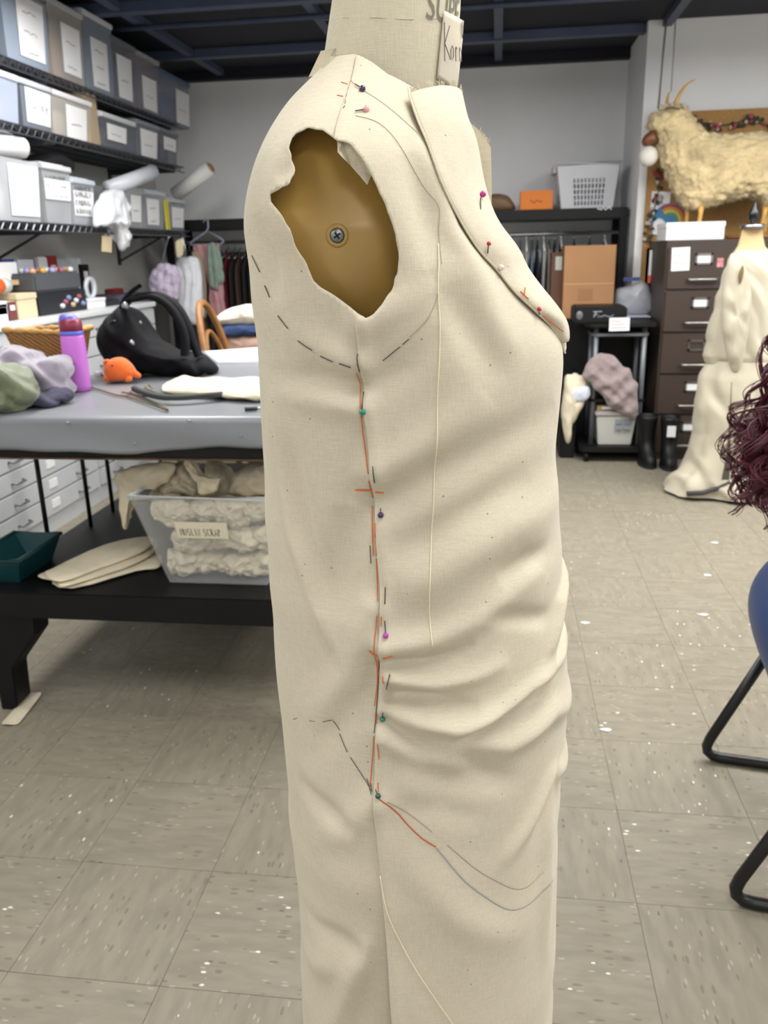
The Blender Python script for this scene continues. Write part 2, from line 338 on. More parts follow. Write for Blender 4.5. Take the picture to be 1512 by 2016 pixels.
for i in range(-8, 14):
    for j in range(-14, 20):
        cx, cy = TX0+(i+.5)*T, TY0+(j+.5)*T
        x0, x1, y0, y1 = cx-g, cx+g, cy-g, cy+g
        if x1 < XW or x0 > XR or y1 < YN or y0 > YB: continue
        whole = x0 > XW and x1 < XR and y0 > YN and y1 < YB and not (cx > XCOL and cy > YF)
        if whole and in_view(cx, cy) and cy < 5.6:
            if proto is None: proto = tile_mb.build('floor_tile', M_TILE, floor, local=True); o = proto
            else: o = proto.copy(); COL.objects.link(o); o.parent = floor
            o.location = (cx, cy, 0); o.rotation_euler = (0, 0, math.pi/2*((i+j) % 2)+math.pi*((i*7+j*3) % 2))
        else: rest.box((max(x0, XW), max(y0, YN), -.002), (min(x1, XR), min(y1, YB), 0))
tag(rest.build('floor_tiles', M_TILE, floor), kind='stuff')
struct('wall_left', MB().box((XW-.12, YN, 0), (XW, YB, CEIL)), M_WALL2)
struct('wall_back', MB().box((XW-.12, YB, 0), (XR+.12, YB+.12, CEIL)), M_WALL)
struct('wall_column', MB().box((XCOL, YF, 0), (XR, YB, CEIL)), M_WALL)
struct('wall_right', MB().box((XR, YN, 0), (XR+.12, YB, CEIL)), M_WALL)
struct('wall_front', MB().box((XW-.12, YN-.12, 0), (XR+.12, YN, CEIL)), M_WALL)
ceil = struct('ceiling', MB().box((XW-.12, YN-.12, CEIL), (XR+.12, YB+.12, CEIL+.1)), M_NAVY)
# steel grid under the deck
for k, Y in enumerate((5.24, 6.45, 4.03, 2.82, 1.61, .40, -.81, -2.02)):
    MB().box((XW, Y-.04, CEIL-.055), (XCOL if Y > YF else XR, Y+.04, CEIL)).build('ceiling_beam', M_BEAM, ceil)
for X in (-2.2, -1.11, -.02, 1.07, 2.16):
    MB().box((X-.028, YN, CEIL-.045), (X+.028, YB-.02 if X < XCOL else YF-.02, CEIL)).build('ceiling_beam', M_BEAM, ceil)
MB().tube([(XW, 5.52, CEIL-.06), (XR, 5.52, CEIL-.06)], .016).build('conduit', M_BEAM, ceil, True)
MB().box((XW, YB-.09, CEIL-.07), (XCOL, YB, CEIL)).build('ceiling_trim', M_NAVY, ceil)
struct('baseboard_back', MB().box((XW, YB-.012, 0), (XCOL, YB, .1)), M_BLACK)
struct('baseboard_column', MB().box((XCOL, YF-.012, 0), (XR, YF, .1)), M_BLACK)
# lamps of the room
M_TUBE = plain('lamp_diffuser', 250, 250, 245, .4, emit=(1, .985, .95, 3)); M_HOUS = plain('lamp_housing', 230, 230, 228, .5)
proto = None
for (x, y) in LAMPS:
    if proto is None:
        proto = thing('ceiling_light', 'long white fluorescent fixture hung under the navy ceiling', 'ceiling light', (x, y, CEIL-.18), 'fluorescent fixtures above the workroom')
        MB().hexa([(-.30,-.62,.0),(.30,-.62,.0),(.30,.62,.0),(-.30,.62,.0),(-.24,-.6,.12),(.24,-.6,.12),(.24,.6,.12),(-.24,.6,.12)]).build('housing', M_HOUS, proto, local=True)
        for xx in (-.2, .2): MB().tube([(xx, 0, .11), (xx, 0, .18)], .006, 6).build('hanger_rod', M_STEEL, proto, local=True)
        MB().box((-.28, -.6, -.006), (.28, .6, .0)).build('diffuser', M_TUBE, proto, local=True)
        ld = bpy.data.lights.new('lamp', 'AREA'); ld.shape = 'RECTANGLE'; ld.size = .54; ld.size_y = 1.18; ld.energy = LAMP_POWER; ld.color = LAMP_COL
        lo = bpy.data.objects.new('lamp', ld); COL.objects.link(lo); lo.parent = proto; lo.location = (0, 0, -.012)
    else:
        c = copy_tree(proto); c.location = (x, y, CEIL-.18)
        if y > 2:
            for q in c.children:
                if q.type == 'LIGHT': q.data = q.data.copy(); q.data.energy = LAMP_POWER*(1.4 if y > 3 else .5)
# ================================================================ DRESS FORM AND MUSLIN TOILE
dh = ray(800, 494); dh.z = 0; dh.normalize()
DO = V(dh.x, dh.y, 0)*.82                       # foot of the form's axis on the floor
EW = -dh; EU = V(dh.y, -dh.x, 0)                # EU: towards the form's chest, EW: towards its right arm
def m2w(u, w_, z): return DO+EU*u+EW*w_+V(0, 0, z)
def pixw(x, y, w_):
    d = ray(x, y); t = (w_-(CAM-DO).dot(EW))/d.dot(EW); p = CAM+d*t-DO; return p.dot(EU), p.z
def table(px, w_=.03):
    q = sorted((pixw(x, y, w_)[::-1] for x, y in px)); return np.array([a for a, b in q]), np.array([b for a, b in q])
SL = [(655,95),(610,150),(560,200),(520,270),(495,330),(480,390),(476,450),(482,520),(490,600),(497,680),(503,760),(508,850),(512,920),(515,1000),(520,1080),(525,1160),(530,1230),(537,1300),(543,1360),(548,1420),(557,1480),(561,1560),(570,1640),(578,1700),(583,1800),(584,1900),(590,2016),(596,2150),(604,2700)]
SR = [(850,95),(862,160),(886,225),(922,330),(955,420),(990,475),(1042,548),(1083,606),(1106,650),(1114,690),(1113,730),(1108,800),(1100,880),(1102,940),(1110,1010),(1113,1070),(1112,1120),(1113,1180),(1120,1230),(1124,1300),(1121,1370),(1113,1440),(1107,1500),(1103,1560),(1100,1650),(1098,1800),(1092,1900),(1090,2016),(1086,2150),(1080,2700)]
zl, ul = table(SL); zr, ur = table(SR)
SHR = .972; NEXP = 2.4
WT = np.array([(.0,.205),(.5,.195),(.8,.188),(1.0,.173),(1.2,.166),(1.35,.168),(1.42,.170),(1.452,.160),(1.475,.135),(1.50,.100),(1.52,.075),(1.545,.055),(1.60,.045)])
ZG = np.linspace(-.05, 1.65, 1701)
def smooth_table(z, v, sig=12):
    k = np.exp(-.5*(np.arange(-4*sig, 4*sig+1)/sig)**2); k /= k.sum(); y = np.interp(ZG, z, v); return np.convolve(np.pad(y, 4*sig, mode='edge'), k, 'valid')
WG = smooth_table(WT[:, 0], WT[:, 1], 12); LG = smooth_table(zl, ul, 9); RG = smooth_table(zr, ur, 9)
def Wz(z): return np.interp(z, ZG, WG)
def ext(z):
    l, r = np.interp(z, ZG, LG), np.interp(z, ZG, RG); return (l+r)/2, (r-l)/2*SHR
def wnear(u, z):
    c, a = ext(z); x = np.clip(np.abs((u-c)/a), 0, 1); return Wz(z)*(1-x**NEXP)**(1/NEXP)
def hit(x, y, inside, t0=.45, t1=1.05):
    """where the line of sight through a measured point meets a body"""
    d = ray(x, y); 
    def loc(t): p = CAM+d*t-DO; return p.dot(EU), p.dot(EW), p.z
    n = 240; prev = t0
    for i in range(n+1):
        t = t0+(t1-t0)*i/n
        if inside(*loc(t)):
            a, b = prev, t
            for _ in range(18):
                m = (a+b)/2
                if inside(*loc(m)): b = m
                else: a = m
            return loc(b)
        prev = t
    best = min((t0+(t1-t0)*i/n for i in range(n+1)), key=lambda t: abs(loc(t)[1])); return loc(best)
def in_garment(u, w_, z):
    c, a = ext(z); return abs((u-c)/a)**NEXP+abs(w_/Wz(z))**NEXP < 1
def gp(x, y): return hit(x, y, in_garment)
def guz(pts): return [(q[0], q[2]) for q in (gp(*p) for p in pts)]
# side seam, top to bottom
SEAM = [(705,104),(690,170),(672,215),(657,265),(655,330),(662,420),(680,540),(696,610),(705,640),(708,720),(716,800),(727,880),(733,970),(741,1080),(751,1180),(748,1290),(745,1380),(741,1450),(737,1550),(742,1640),(752,1750),(764,1870),(775,2016)]
sq = sorted((z, u) for u, z in guz(SEAM)); sz = np.array([q[0] for q in sq]); su = np.array([q[1] for q in sq]); SG = smooth_table(sz, su, 10)
def useam(z): return np.interp(z, ZG, SG)
# folds: (points, half-width, height, mode) mode 0 fades at both ends, 1 fades towards the end
FOLDS = [
 ([(762,1270),(860,1255),(960,1205),(1060,1110)], 26, 5.0, 1), ([(766,1305),(840,1302),(905,1285),(930,1262)], 14, -4.0, 1), ([(770,1330),(850,1345),(930,1330),(1000,1300)], 17, 5.0, 1),
 ([(775,1375),(850,1372),(900,1388),(940,1392)], 14, -4.5, 1), ([(760,1398),(830,1420),(900,1428),(985,1400),(1060,1340),(1112,1270)], 19, 6.5, 0), ([(895,1462),(960,1425),(1040,1365),(1105,1300)], 12, -5.0, 0),
 ([(758,1418),(800,1452),(845,1482)], 12, -3.5, 1), ([(760,1450),(830,1500),(930,1500)], 24, 3.0, 1), ([(905,1475),(950,1520),(1010,1540)], 20, -2.5, 0),
 ([(780,1480),(880,1540),(1000,1530)], 30, -3.0, 0), ([(900,1455),(1000,1465),(1085,1400),(1118,1330)], 22, 4.0, 0), ([(1112,1440),(1085,1520),(1040,1620),(985,1700)], 20, 3.5, 0), ([(1100,1480),(1075,1560),(1050,1640)], 11, -3.0, 0),
 ([(1113,1080),(1098,1180),(1080,1290)], 10, 4.0, 0), ([(1118,1180),(1108,1250),(1090,1310)], 9, -6.0, 0),
 ([(750,985),(860,930),(980,870),(1090,800)], 34, -4.5, 1), ([(748,940),(850,870),(960,780)], 34, 3.5, 1), ([(770,1180),(880,1120),(1000,1040),(1095,960)], 40, 3.5, 0), ([(765,1100),(900,1020),(1040,930)], 30, -2.5, 0),
 ([(980,1140),(1030,1105),(1080,1080)], 20, -3.5, 0), ([(960,1210),(1040,1215),(1080,1215)], 16, -3.0, 0),
 ([(700,722),(640,690),(560,640)], 26, 3.0, 1), ([(700,760),(620,745),(530,735)], 22, -3.0, 1), ([(695,800),(620,790),(540,770)], 24, 2.5, 1), ([(718,640),(790,600),(860,560)], 26, 2.5, 1), ([(720,760),(800,720),(870,650)], 26, -2.5, 1),
 ([(527,720),(545,850),(575,1040),(620,1190),(660,1285)], 16, 3.2, 0), ([(560,860),(600,1040),(650,1200)], 22, -2.8, 0), ([(690,1000),(670,1100),(660,1220)], 34, -3.5, 0), ([(735,1200),(690,1330),(600,1420)], 30, 3.5, 1), ([(740,1320),(680,1420),(590,1500)], 26, -2.0, 1),
 ([(585,1530),(650,1600),(700,1640)], 22, -3.0, 0), ([(740,1580),(680,1630),(600,1660)], 30, 3.0, 1), ([(600,1800),(660,1850),(720,1880)], 26, -3.5, 0), ([(640,2060),(690,1940),(725,1850)], 24, 5.0, 0), ([(600,1880),(680,1900)], 26, 2.5, 0),
 ([(560,300),(610,235),(660,200)], 16, 2.0, 0), ([(545,360),(570,330),(600,300)], 15, -2.0, 0), ([(500,420),(530,520),(545,600)], 20, -3.0, 0), ([(800,240),(850,340),(885,450),(960,570)], 16, 3.0, 0), ([(800,300),(840,420),(850,520)], 26, -2.5, 0), ([(900,500),(960,600),(1010,700)], 22, 2.0, 0), ([(870,560),(930,660),(990,760)], 28, -2.5, 0),
 ([(790,1700),(900,1800),(1020,1850)], 40, 2.5, 0), ([(1080,1560),(1075,1720),(1070,1900)], 16, 2.5, 0), ([(780,1600),(860,1590),(960,1610)], 30, -2.0, 0)]
PXM = .66/F
FQ = [(np.array(guz(p)), wd*PXM*1.2, am*.0022, md) for p, wd, am, md in FOLDS]
def folds(u, z):
    u = np.asarray(u, float); z = np.asarray(z, float); D = np.zeros_like(u)
    for P, wd, am, md in FQ:
        best = np.full(u.shape, 9.); tt = np.zeros(u.shape); n = len(P)-1
        for i in range(n):
            (a0, b0), (a1, b1) = P[i], P[i+1]; dx, dy = a1-a0, b1-b0; L = dx*dx+dy*dy+1e-12
            t = np.clip(((u-a0)*dx+(z-b0)*dy)/L, 0, 1); d = np.hypot(u-a0-t*dx, z-b0-t*dy)
            m = d < best; best = np.where(m, d, best); tt = np.where(m, (i+t)/n, tt)
        fade = np.sin(np.pi*np.clip(tt*.96+.02, 0, 1))**.7 if md == 0 else np.clip(1-tt, 0, 1)**.6
        D += am*np.exp(-(best/wd)**2)*fade
    D += .0011*np.sin(u*47+z*31+1.3*np.sin(z*23))*np.sin(z*39-u*26+1.1*np.sin(u*33))
    return D
def lift_front(arc, z):
    low = np.clip((.80-z)/.5, 0, 1); return .0010+.0022*np.exp(-((arc-.004)/.007)**2)+.017*low*np.exp(-(arc/.05)**2)
def lift_back(arc, z):
    low = np.clip((.82-z)/.5, 0, 1); return -.034*low**1.1*np.exp(-(arc/.065)**2)-.0008*np.exp(-(arc/.01)**2)
def surf(u, z, extra=0.):
    """point on the near side of the toile, folds included"""
    us = useam(z); arc = abs(u-us); lf = lift_front(arc, z) if u >= us else lift_back(arc, z)
    c, a = ext(z); x = (u-c)/a; wv = wnear(u, z)
    nu, nw = np.sign(x)*abs(x)**(NEXP-1)/a, (abs(wv)/Wz(z))**(NEXP-1)/Wz(z); l = math.hypot(nu, nw); d = float(folds(np.array([u]), np.array([z]))[0]+lf+extra)
    return m2w(u+nu/l*d, wv+nw/l*d, z)
def gs(x, y, extra=.0006): q = gp(x, y); return surf(q[0], q[2], extra)
# armhole and neckline
cr1 = lambda P: [(460+x/2.8, y/2.8) for x, y in P]
HOLE = cr1([(355,735),(420,705),(490,715),(540,750),(566,772),(640,790),(700,862),(755,952),(790,1030),(836,1130),(882,1260),(905,1360),(910,1440),(900,1505),(868,1600),(800,1700),(745,1752),(690,1727),(560,1632),(470,1580),(432,1545),(400,1460),(340,1370),(305,1262),(255,1175),(205,1110),(203,1072),(240,1046),(290,1012),(312,950),(303,880),(308,815),(328,762)])
hq = guz(HOLE); HOLEUZ = []
for i in range(len(hq)):
    a, b = np.array(hq[i]), np.array(hq[(i+1) % len(hq)]); k = max(1, int(np.hypot(*(b-a))/.004))
    for j in range(k):
        p = a+(b-a)*j/k; nz = .0005*math.sin(i*5+j*2.7); HOLEUZ.append((p[0]+nz, p[1]-nz*.7))
HOLEUZ = np.array(HOLEUZ)
def in_hole(u, z):
    ins = np.zeros(u.shape, bool); n = len(HOLEUZ)
    for i in range(n):
        x0, y0 = HOLEUZ[i]; x1, y1 = HOLEUZ[(i+1) % n]
        c = ((y0 > z) != (y1 > z)); xx = x0+(z-y0)*(x1-x0)/(y1-y0+1e-15); ins ^= c & (u < xx)
    return ins
NECKL = [(590,168),(615,148),(660,112),(700,106),(735,124),(762,146),(831,184),(880,205),(960,300)]
nk = sorted((u, z) for u, z in guz(NECKL[:8])); nku = np.array([q[0] for q in nk]+[nk[-1][0]+.05]); nkz = np.array([q[1] for q in nk]+[nk[-1][1]-.06])
def ztop(u): return np.interp(u, nku, nkz)
garment = thing('muslin_toile', 'cream muslin toile with pencil fitting marks pinned on the dress form', 'garment', tuple(DO))
def panel(name, side):
    zs = np.concatenate([np.linspace(.16, 1.44, 395), np.linspace(1.442, 1.545, 60)]); nc = 210
    t = np.linspace(0, 1, nc)**1.15
    Z, Tt = np.meshgrid(zs, t, indexing='ij'); us = useam(Z); c, a = ext(Z); Wv = Wz(Z)
    x = np.clip((us-c)/a, -.98, .98); th0 = np.arccos(np.sign(x)*np.abs(x)**(NEXP/2))
    span = np.pi+.02
    if side > 0: th = th0-Tt*span
    else: th = th0-.05+Tt*(2*np.pi-span+.07)
    cs, sn = np.cos(th), np.sin(th); xs = np.sign(cs)*np.abs(cs)**(2/NEXP); ws = np.sign(sn)*np.abs(sn)**(2/NEXP)
    U = c+a*xs; Wp = Wv*ws
    near = ws > -.02
    keep_hole = in_hole(U, Z) & near & (ws > .3)
    # displaced copy
    def place(U, Z, Wp, xs, ws):
        c, a = ext(Z); Wv = Wz(Z); nu = np.sign(xs)*np.abs(xs)**(NEXP-1)/a; nw = np.sign(ws)*np.abs(ws)**(NEXP-1)/Wv; l = np.hypot(nu, nw)+1e-9
        arc = np.abs(U-useam(Z))+np.where(ws < 0, .3, 0); lf = lift_front(arc, Z) if side > 0 else lift_back(arc, Z)
        D = np.where(near, folds(U, Z), 0)+lf
        D = D+np.where(near, 0, .003*np.sin(th*9+Z*14))
        return U+nu/l*D, Wp+nw/l*D
    # faces to keep
    r, cN = Z.shape; ct = lambda A: (A[:-1, :-1]+A[1:, :-1]+A[1:, 1:]+A[:-1, 1:])/4
    fh = in_hole(ct(U), ct(Z)) & (ct(ws) > .3)
    zt = ztop(U); above = Z > zt
    fa = above[:-1, :-1] | above[:-1, 1:]
    # neckline: first row above the limit drops onto it
    Z2 = Z.copy(); first = above.copy(); first[1:] &= ~above[:-1]; Z2 = np.where(first, np.minimum(Z, zt), Z)
    keep = ~(fh | fa)
    # snap armhole edge
    U2 = U.copy(); touch_k = np.zeros(Z.shape, bool); touch_h = np.zeros(Z.shape, bool)
    for di in (0, 1):
        for dj in (0, 1):
            touch_k[di:r-1+di, dj:cN-1+dj] |= ~fh; touch_h[di:r-1+di, dj:cN-1+dj] |= fh
    idx = np.argwhere(touch_k & touch_h)
    for i, j in idx:
        d = np.hypot(HOLEUZ[:, 0]-U[i, j], HOLEUZ[:, 1]-Z[i, j]); k = int(d.argmin()); best = None
        for kk in (k-1, k):
            p, q = HOLEUZ[kk], HOLEUZ[(kk+1) % len(HOLEUZ)]; e = q-p; tt = np.clip(((U[i, j]-p[0])*e[0]+(Z[i, j]-p[1])*e[1])/(e@e+1e-12), 0, 1); s_ = p+tt*e; dd = np.hypot(s_[0]-U[i, j], s_[1]-Z[i, j])
            if best is None or dd < best[0]: best = (dd, s_)
        U2[i, j], Z2[i, j] = best[1]
    c2, a2 = ext(Z2); moved = touch_k & touch_h
    xs2 = np.where(moved, (U2-c2)/a2, xs); ws2 = np.where(moved, (1-np.clip(np.abs(xs2), 0, 1)**NEXP)**(1/NEXP), ws)
    U3 = np.where(moved, U2, c2+a2*xs2); W3 = Wz(Z2)*ws2
    Uo, Wo = place(U3, Z2, W3, xs2, ws2)
    ids = -np.ones(Z.shape, int); used = np.zeros(Z.shape, bool)
    for di in (0, 1):
        for dj in (0, 1): used[di:r-1+di, dj:cN-1+dj] |= keep
    ids[used] = np.arange(used.sum())
    vs = np.stack([EU.x*Uo+EW.x*Wo, EU.y*Uo+EW.y*Wo, Z2], -1)[used]
    q = np.stack([ids[:-1, :-1], ids[:-1, 1:], ids[1:, 1:], ids[1:, :-1]], -1)[keep]
    me = bpy.data.meshes.new(name); me.from_pydata(vs.tolist(), [], q.tolist())
    bm = bmesh.new(); bm.from_mesh(me); bmesh.ops.recalc_face_normals(bm, faces=bm.faces); bm.to_mesh(me); bm.free()
    me.shade_smooth(); me.materials.append(M_MUS); o = bpy.data.objects.new(name, me); COL.objects.link(o); o.parent = garment
    sm = o.modifiers.new('thickness', 'SOLIDIFY'); sm.thickness = .0009; sm.offset = -1
    return o
panel('front_panel', 1); panel('back_panel', -1)
# lapel folded along the front edge
LAP = [((805,190),(889,188)),((822,240),(897,238)),((842,287),(922,290)),((870,365),(940,370)),((905,435),(963,440)),((940,490),(1001,490)),((976,530),(1028,528)),((1010,572),(1058,567)),((1050,610),(1087,606)),((1085,645),(1108,642)),((1111,694),(1116,688))]
def lapel_rows(n=60, m=14):
    rows = []; N = len(LAP)-1
    A = crom([V(*p[0], 0) for p in LAP], 10); B = crom([V(*p[1], 0) for p in LAP], 10)
    for k, (p, q) in enumerate(zip(A, B)):
        f = k/(len(A)-1); g = gp(p.x, p.y); u0, w0, z0 = g; u0 = u0; uo, zo = pixw(q.x, q.y, .0)
        gap = .0075*(1-f)+.0022; wv = .0045*math.sin(f*17)*(1-f*.6)
        row = []
        for i in range(m+1):
            t = i/m; a_ = t*math.pi/2
            u = u0+(uo-u0)*math.sin(a_)**(1.15); w_ = (w0+gap)*math.cos(a_)**.9+(-.02)*(1-math.cos(a_)); z = z0+(zo-z0)*math.sin(a_)
            roll = .004*math.exp(-(t/.08)**2)
            u += gap*math.sin(a_)+wv*math.sin(a_*2)*.6; row.append(m2w(u, w_+wv*math.sin(a_*2)+roll*.5, z))
        rows.append(row)
    return rows
lr = lapel_rows(); o = rumple(MB().grid(lr).build('lapel', M_MUS, garment, True), .0022, 16, 1, seed=5, rot=.5); sm = o.modifiers.new('thickness', 'SOLIDIFY'); sm.thickness = .0012; sm.offset = 0
# turned edge under the lapel
fold = MB().tube([p[0]+EW*.0008 for p in lr], [.0010]*len(lr), 6); fold.build('lapel_fold', M_MUS2, garment, True)
FLAP = [(888,213),(915,234),(940,254),(966,291),(968,360),(967,446),(935,440),(905,360)]
fl = MB(); fl.prism([m2w(*(lambda q: (q[0], -.03, q[1]))(pixw(x, y, -.03))) for x, y in FLAP], EW*.0015); fl.build('neck_facing', M_MUS2, garment)
# frayed threads
fr = MB(); rg = random.Random(5)
def fray(p, q, n, L, w_):
    for i in range(n):
        t = (i+rg.random())/n; x, y = p[0]+(q[0]-p[0])*t, p[1]+(q[1]-p[1])*t; a = pixw(x, y, w_); b = pixw(x+rg.uniform(-5, 7), y-rg.uniform(.3, 1)*L, w_)
        fr.tube([m2w(a[0], w_, a[1]), m2w((a[0]+b[0])/2+rg.uniform(-.0008, .0008), w_+.001, (a[1]+b[1])/2), m2w(b[0], w_+.001, b[1])], .00028, 4)
for k in range(8):
    f = k/8; p = lr[0][int(f*14)]; q = lr[0][int(f*14)+1]
    for i in range(7):
        s_ = p.lerp(q, rg.random()); fr.tube([s_, s_+V(rg.uniform(-.001, .001), 0, .002), s_+V(rg.uniform(-.002, .002), 0, rg.uniform(.003, .005))], .00028, 4)
fray((888,213), (966,291), 60, 11, -.03); fray((940,262), (967,292), 14, 16, -.03)
tag(fr.build('frayed_edge', M_MUS2, garment), kind='stuff')
# small flap folded into the armhole
fp = cr1([(568,770),(600,768),(655,800),(705,866),(757,955),(731,1012),(690,962),(640,905),(600,868),(572,836)])
fq = [gp(*p) for p in fp]; MB().prism([m2w(q[0], q[1]-.003-.010*(i in (4, 5, 6, 7)), q[2]) for i, q in enumerate(fq)], -EW*.001).build('armhole_flap', M_MUS2, garment)
# tab standing at the nape
tb = [(608,152),(632,101),(660,96),(650,112),(638,126),(634,146)]
MB().prism([m2w(pixw(x, y, .035)[0], .035, pixw(x, y, .035)[1]) for x, y in tb], EW*.0015).build('nape_tab', M_MUS2, garment)
tb = [(632,122),(645,110),(690,116),(660,126),(636,146)]
MB().prism([m2w(pixw(x, y, .05)[0], .05, pixw(x, y, .05)[1]) for x, y in tb], EW*.0015).build('nape_tab', M_MUS2, garment)
# pencil, chalk and thread marks
M_PEN = plain('pencil', 88, 84, 80, .9); M_FAINT = plain('faint_pencil', 166, 156, 136, .9); M_ORA = plain('orange_chalk', 214, 106, 52, .9); M_RED = plain('red_chalk', 196, 92, 66, .9); M_BLU = plain('blue_chalk', 160, 162, 166, .9); M_THR = plain('cream_thread', 238, 229, 200, .8)
def mark(name, pts, m, wd=.0009, raised=.0012, jitter=0.):
    P = crom([V(x, y, 0) for x, y in pts], max(2, int(sum(math.dist(pts[i], pts[i+1]) for i in range(len(pts)-1))/len(pts)/9))) if len(pts) > 1 else pts
    Q = [gs(p.x+rg.uniform(-jitter, jitter), p.y, raised) for p in P]
    if name == 'thread_line': return MB().tube(Q, .0005, 5).build(name, m, garment, True)
    return MB().ribbon(Q, EW, wd).build(name, m, garment)
for d in ([(496,503),(503,520),(510,536)],[(519,562),(530,586)],[(550,621),(560,634),(572,646)],[(592,670),(605,680),(620,689)],[(635,700),(648,706),(660,711)],[(672,714),(694,722)]): mark('pencil_dash', d, M_PEN, .0011)
for d in ([(754,710),(788,682)],[(792,678),(805,667)]): mark('pencil_dash', d, M_PEN, .0008)
for d in ([(806,664),(838,631),(855,600),(864,570)],[(716,180),(746,200),(781,229),(817,268),(846,307)],[(700,229),(738,240),(768,265),(803,315),(838,372),(860,410),(864,457),(868,520)]): mark('pencil_line', d, M_FAINT, .0007)
for d in ([(864,480),(862,560),(866,650),(861,780),(858,900),(850,1050),(845,1150),(846,1220),(850,1262)],[(750,1720),(765,1790),(800,1870),(850,1950),(893,2014)]): mark('thread_line', d, M_THR)
for d in ([(702,735),(706,770),(712,805),(715,850)],[(715,850),(727,930)],[(727,945),(731,985)],[(730,1000),(735,1095)],[(738,1030),(741,1095)],[(741,1100),(745,1180)],[(745,1205),(740,1280),(742,1340),(737,1390)],[(741,1300),(745,1330)],[(754,1205),(753,1225)],[(755,1325),(757,1340)],[(745,1400),(742,1430)],[(738,1445),(733,1500),(729,1548)],[(747,1455),(748,1490)],[(746,1535),(748,1552)]): mark('chalk_line', d, M_ORA, .0009)
for d in ([(699,965),(728,968),(755,972)],[(731,1272),(745,1286),(775,1280)]): mark('cross_mark', d, M_ORA, .0013)
for d in ([(748,1561),(770,1583),(800,1620)],[(800,1620),(830,1648),(858,1665)]): mark('chalk_line', d, M_RED, .0013)
mark('chalk_line', [(858,1667),(900,1717),(930,1746),(980,1781),(1010,1788),(1040,1776),(1062,1753),(1078,1722)], M_BLU, .0013)
for d in ([(764,1572),(800,1600),(850,1636)],[(880,1662),(930,1705),(970,1730),(1010,1748),(1040,1742),(1065,1715)]): mark('pencil_line', d, M_FAINT, .0009)
for d in ([(549,1402),(552,1404)],[(560,1412),(563,1414)],[(579,1416),(587,1413)],[(612,1417),(624,1418)],[(638,1419),(656,1416)]): mark('pencil_dash', d, M_PEN, .0008)
for d in ([(657,1418),(668,1438)],[(668,1445),(684,1480)],[(690,1490),(712,1525)],[(712,1525),(732,1553)],[(722,1532),(733,1560)],[(730,1540),(734,1556)],[(738,1440),(742,1380),(746,1300)],[(728,1075),(730,1110)]): mark('pencil_line', d, M_PEN, .0008)
for d in ([(687,172),(685,180)],[(684,186),(683,192)],[(682,198),(681,206)],[(681,210),(677,214)]): mark('pencil_dash', d, M_PEN, .0008)
for d in ([(672,162),(685,166)],[(692,160),(698,168)],[(664,188),(676,190)]): mark('chalk_line', d, M_RED, .0008)
# ---------------------------------------------------------------- the dress form itself
form = thing('dress_form', 'cream canvas dress form with gold arm plate wearing the muslin toile', 'dress form', tuple(DO))
M_CANV = muslin('form_canvas', srgb(214, 206, 182), 1., .5); M_GOLD = mat('gold_arm_plate', srgb(178, 143, 74), .36, var=.08, vscale=20, metal=.05)
NKP = [(-150,668,903),(-60,655,910),(0,646,912),(90,633,905),(150,622,897),(190,616,891),(260,600,884),(330,590,880)]
nz, nl, nr = [], [], []
for y, a_, b_ in NKP:
    p, q = pixw(a_, y, .02), pixw(b_, y, .02); nz.append((p[1]+q[1])/2); nl.append(p[0]); nr.append(q[0])
o_ = np.argsort(nz); nz, nl, nr = np.array(nz)[o_], np.array(nl)[o_], np.array(nr)[o_]
def next_(z): l, r = np.interp(z, nz, nl), np.interp(z, nz, nr); return (l+r)/2, (r-l)/2*.985
NW = .056
def in_neck(u, w_, z): c, a = next_(z); return ((u-c)/a)**2+(w_/NW)**2 < 1
def npnt(x, y, off=.0008):
    u, w_, z = hit(x, y, in_neck); c, a = next_(z); nu, nw = (u-c)/a**2, w_/NW**2; l = math.hypot(nu, nw) or 1; return m2w(u+nu/l*off, w_+nw/l*off, z)
rows = []
for z in np.linspace(nz[0], nz[-1], 26):
    c, a = next_(z); rows.append([m2w(c+a*math.cos(t), NW*math.sin(t), z) for t in np.linspace(0, 2*math.pi, 49)])
nb = MB().grid(rows); nb.add(rows[-1][:-1], [tuple(range(48))]); neck = nb.build('neck', M_CANV, form, True)
zt_ = float(nz[-1]); ct = next_(zt_)[0]
MB().lathe([(.05, 0), (.05, .012), (.02, .02), (.012, .04), (.016, .06), (.004, .075)], m2w(ct, 0, zt_), 20).build('neck_cap', M_WOOD, form, True)
SK = [gp(735,124), gp(762,146), gp(831,184)]
seam = [npnt(x, y, .0012) for x, y in ((742,134),(770,150),(800,165),(831,181),(860,196))]
MB().ribbon(seam, EW, .0008).build('neck_seam', M_FAINT, neck)
MB().ribbon([npnt(x, y, .001) for x, y in ((638,40),(680,36),(740,36),(800,40),(860,38))], V(0, .3, -1)+EW, .0006).build('neck_seam', M_FAINT, neck)
# stencilled letters round the neck
vs_, fs_ = glyphs('SUPE', .030); zb = npnt(846, 38).z; q = hit(836, 38, in_neck); c, a = next_(q[2]); th0 = math.acos(max(-1, min(1, (q[0]-c)/a)))
tv = []
for x, y, _z in vs_:
    th = th0-x*.62/a/max(.75, math.sin(th0)); z = zb+y; c2, a2 = next_(z); tv.append(m2w(c2+(a2+.0008)*math.cos(th), (NW+.0008)*math.sin(th), z))
MB().add(tv, fs_).build('stencil_lettering', plain('stencil_ink', 120, 116, 104, .8), neck)
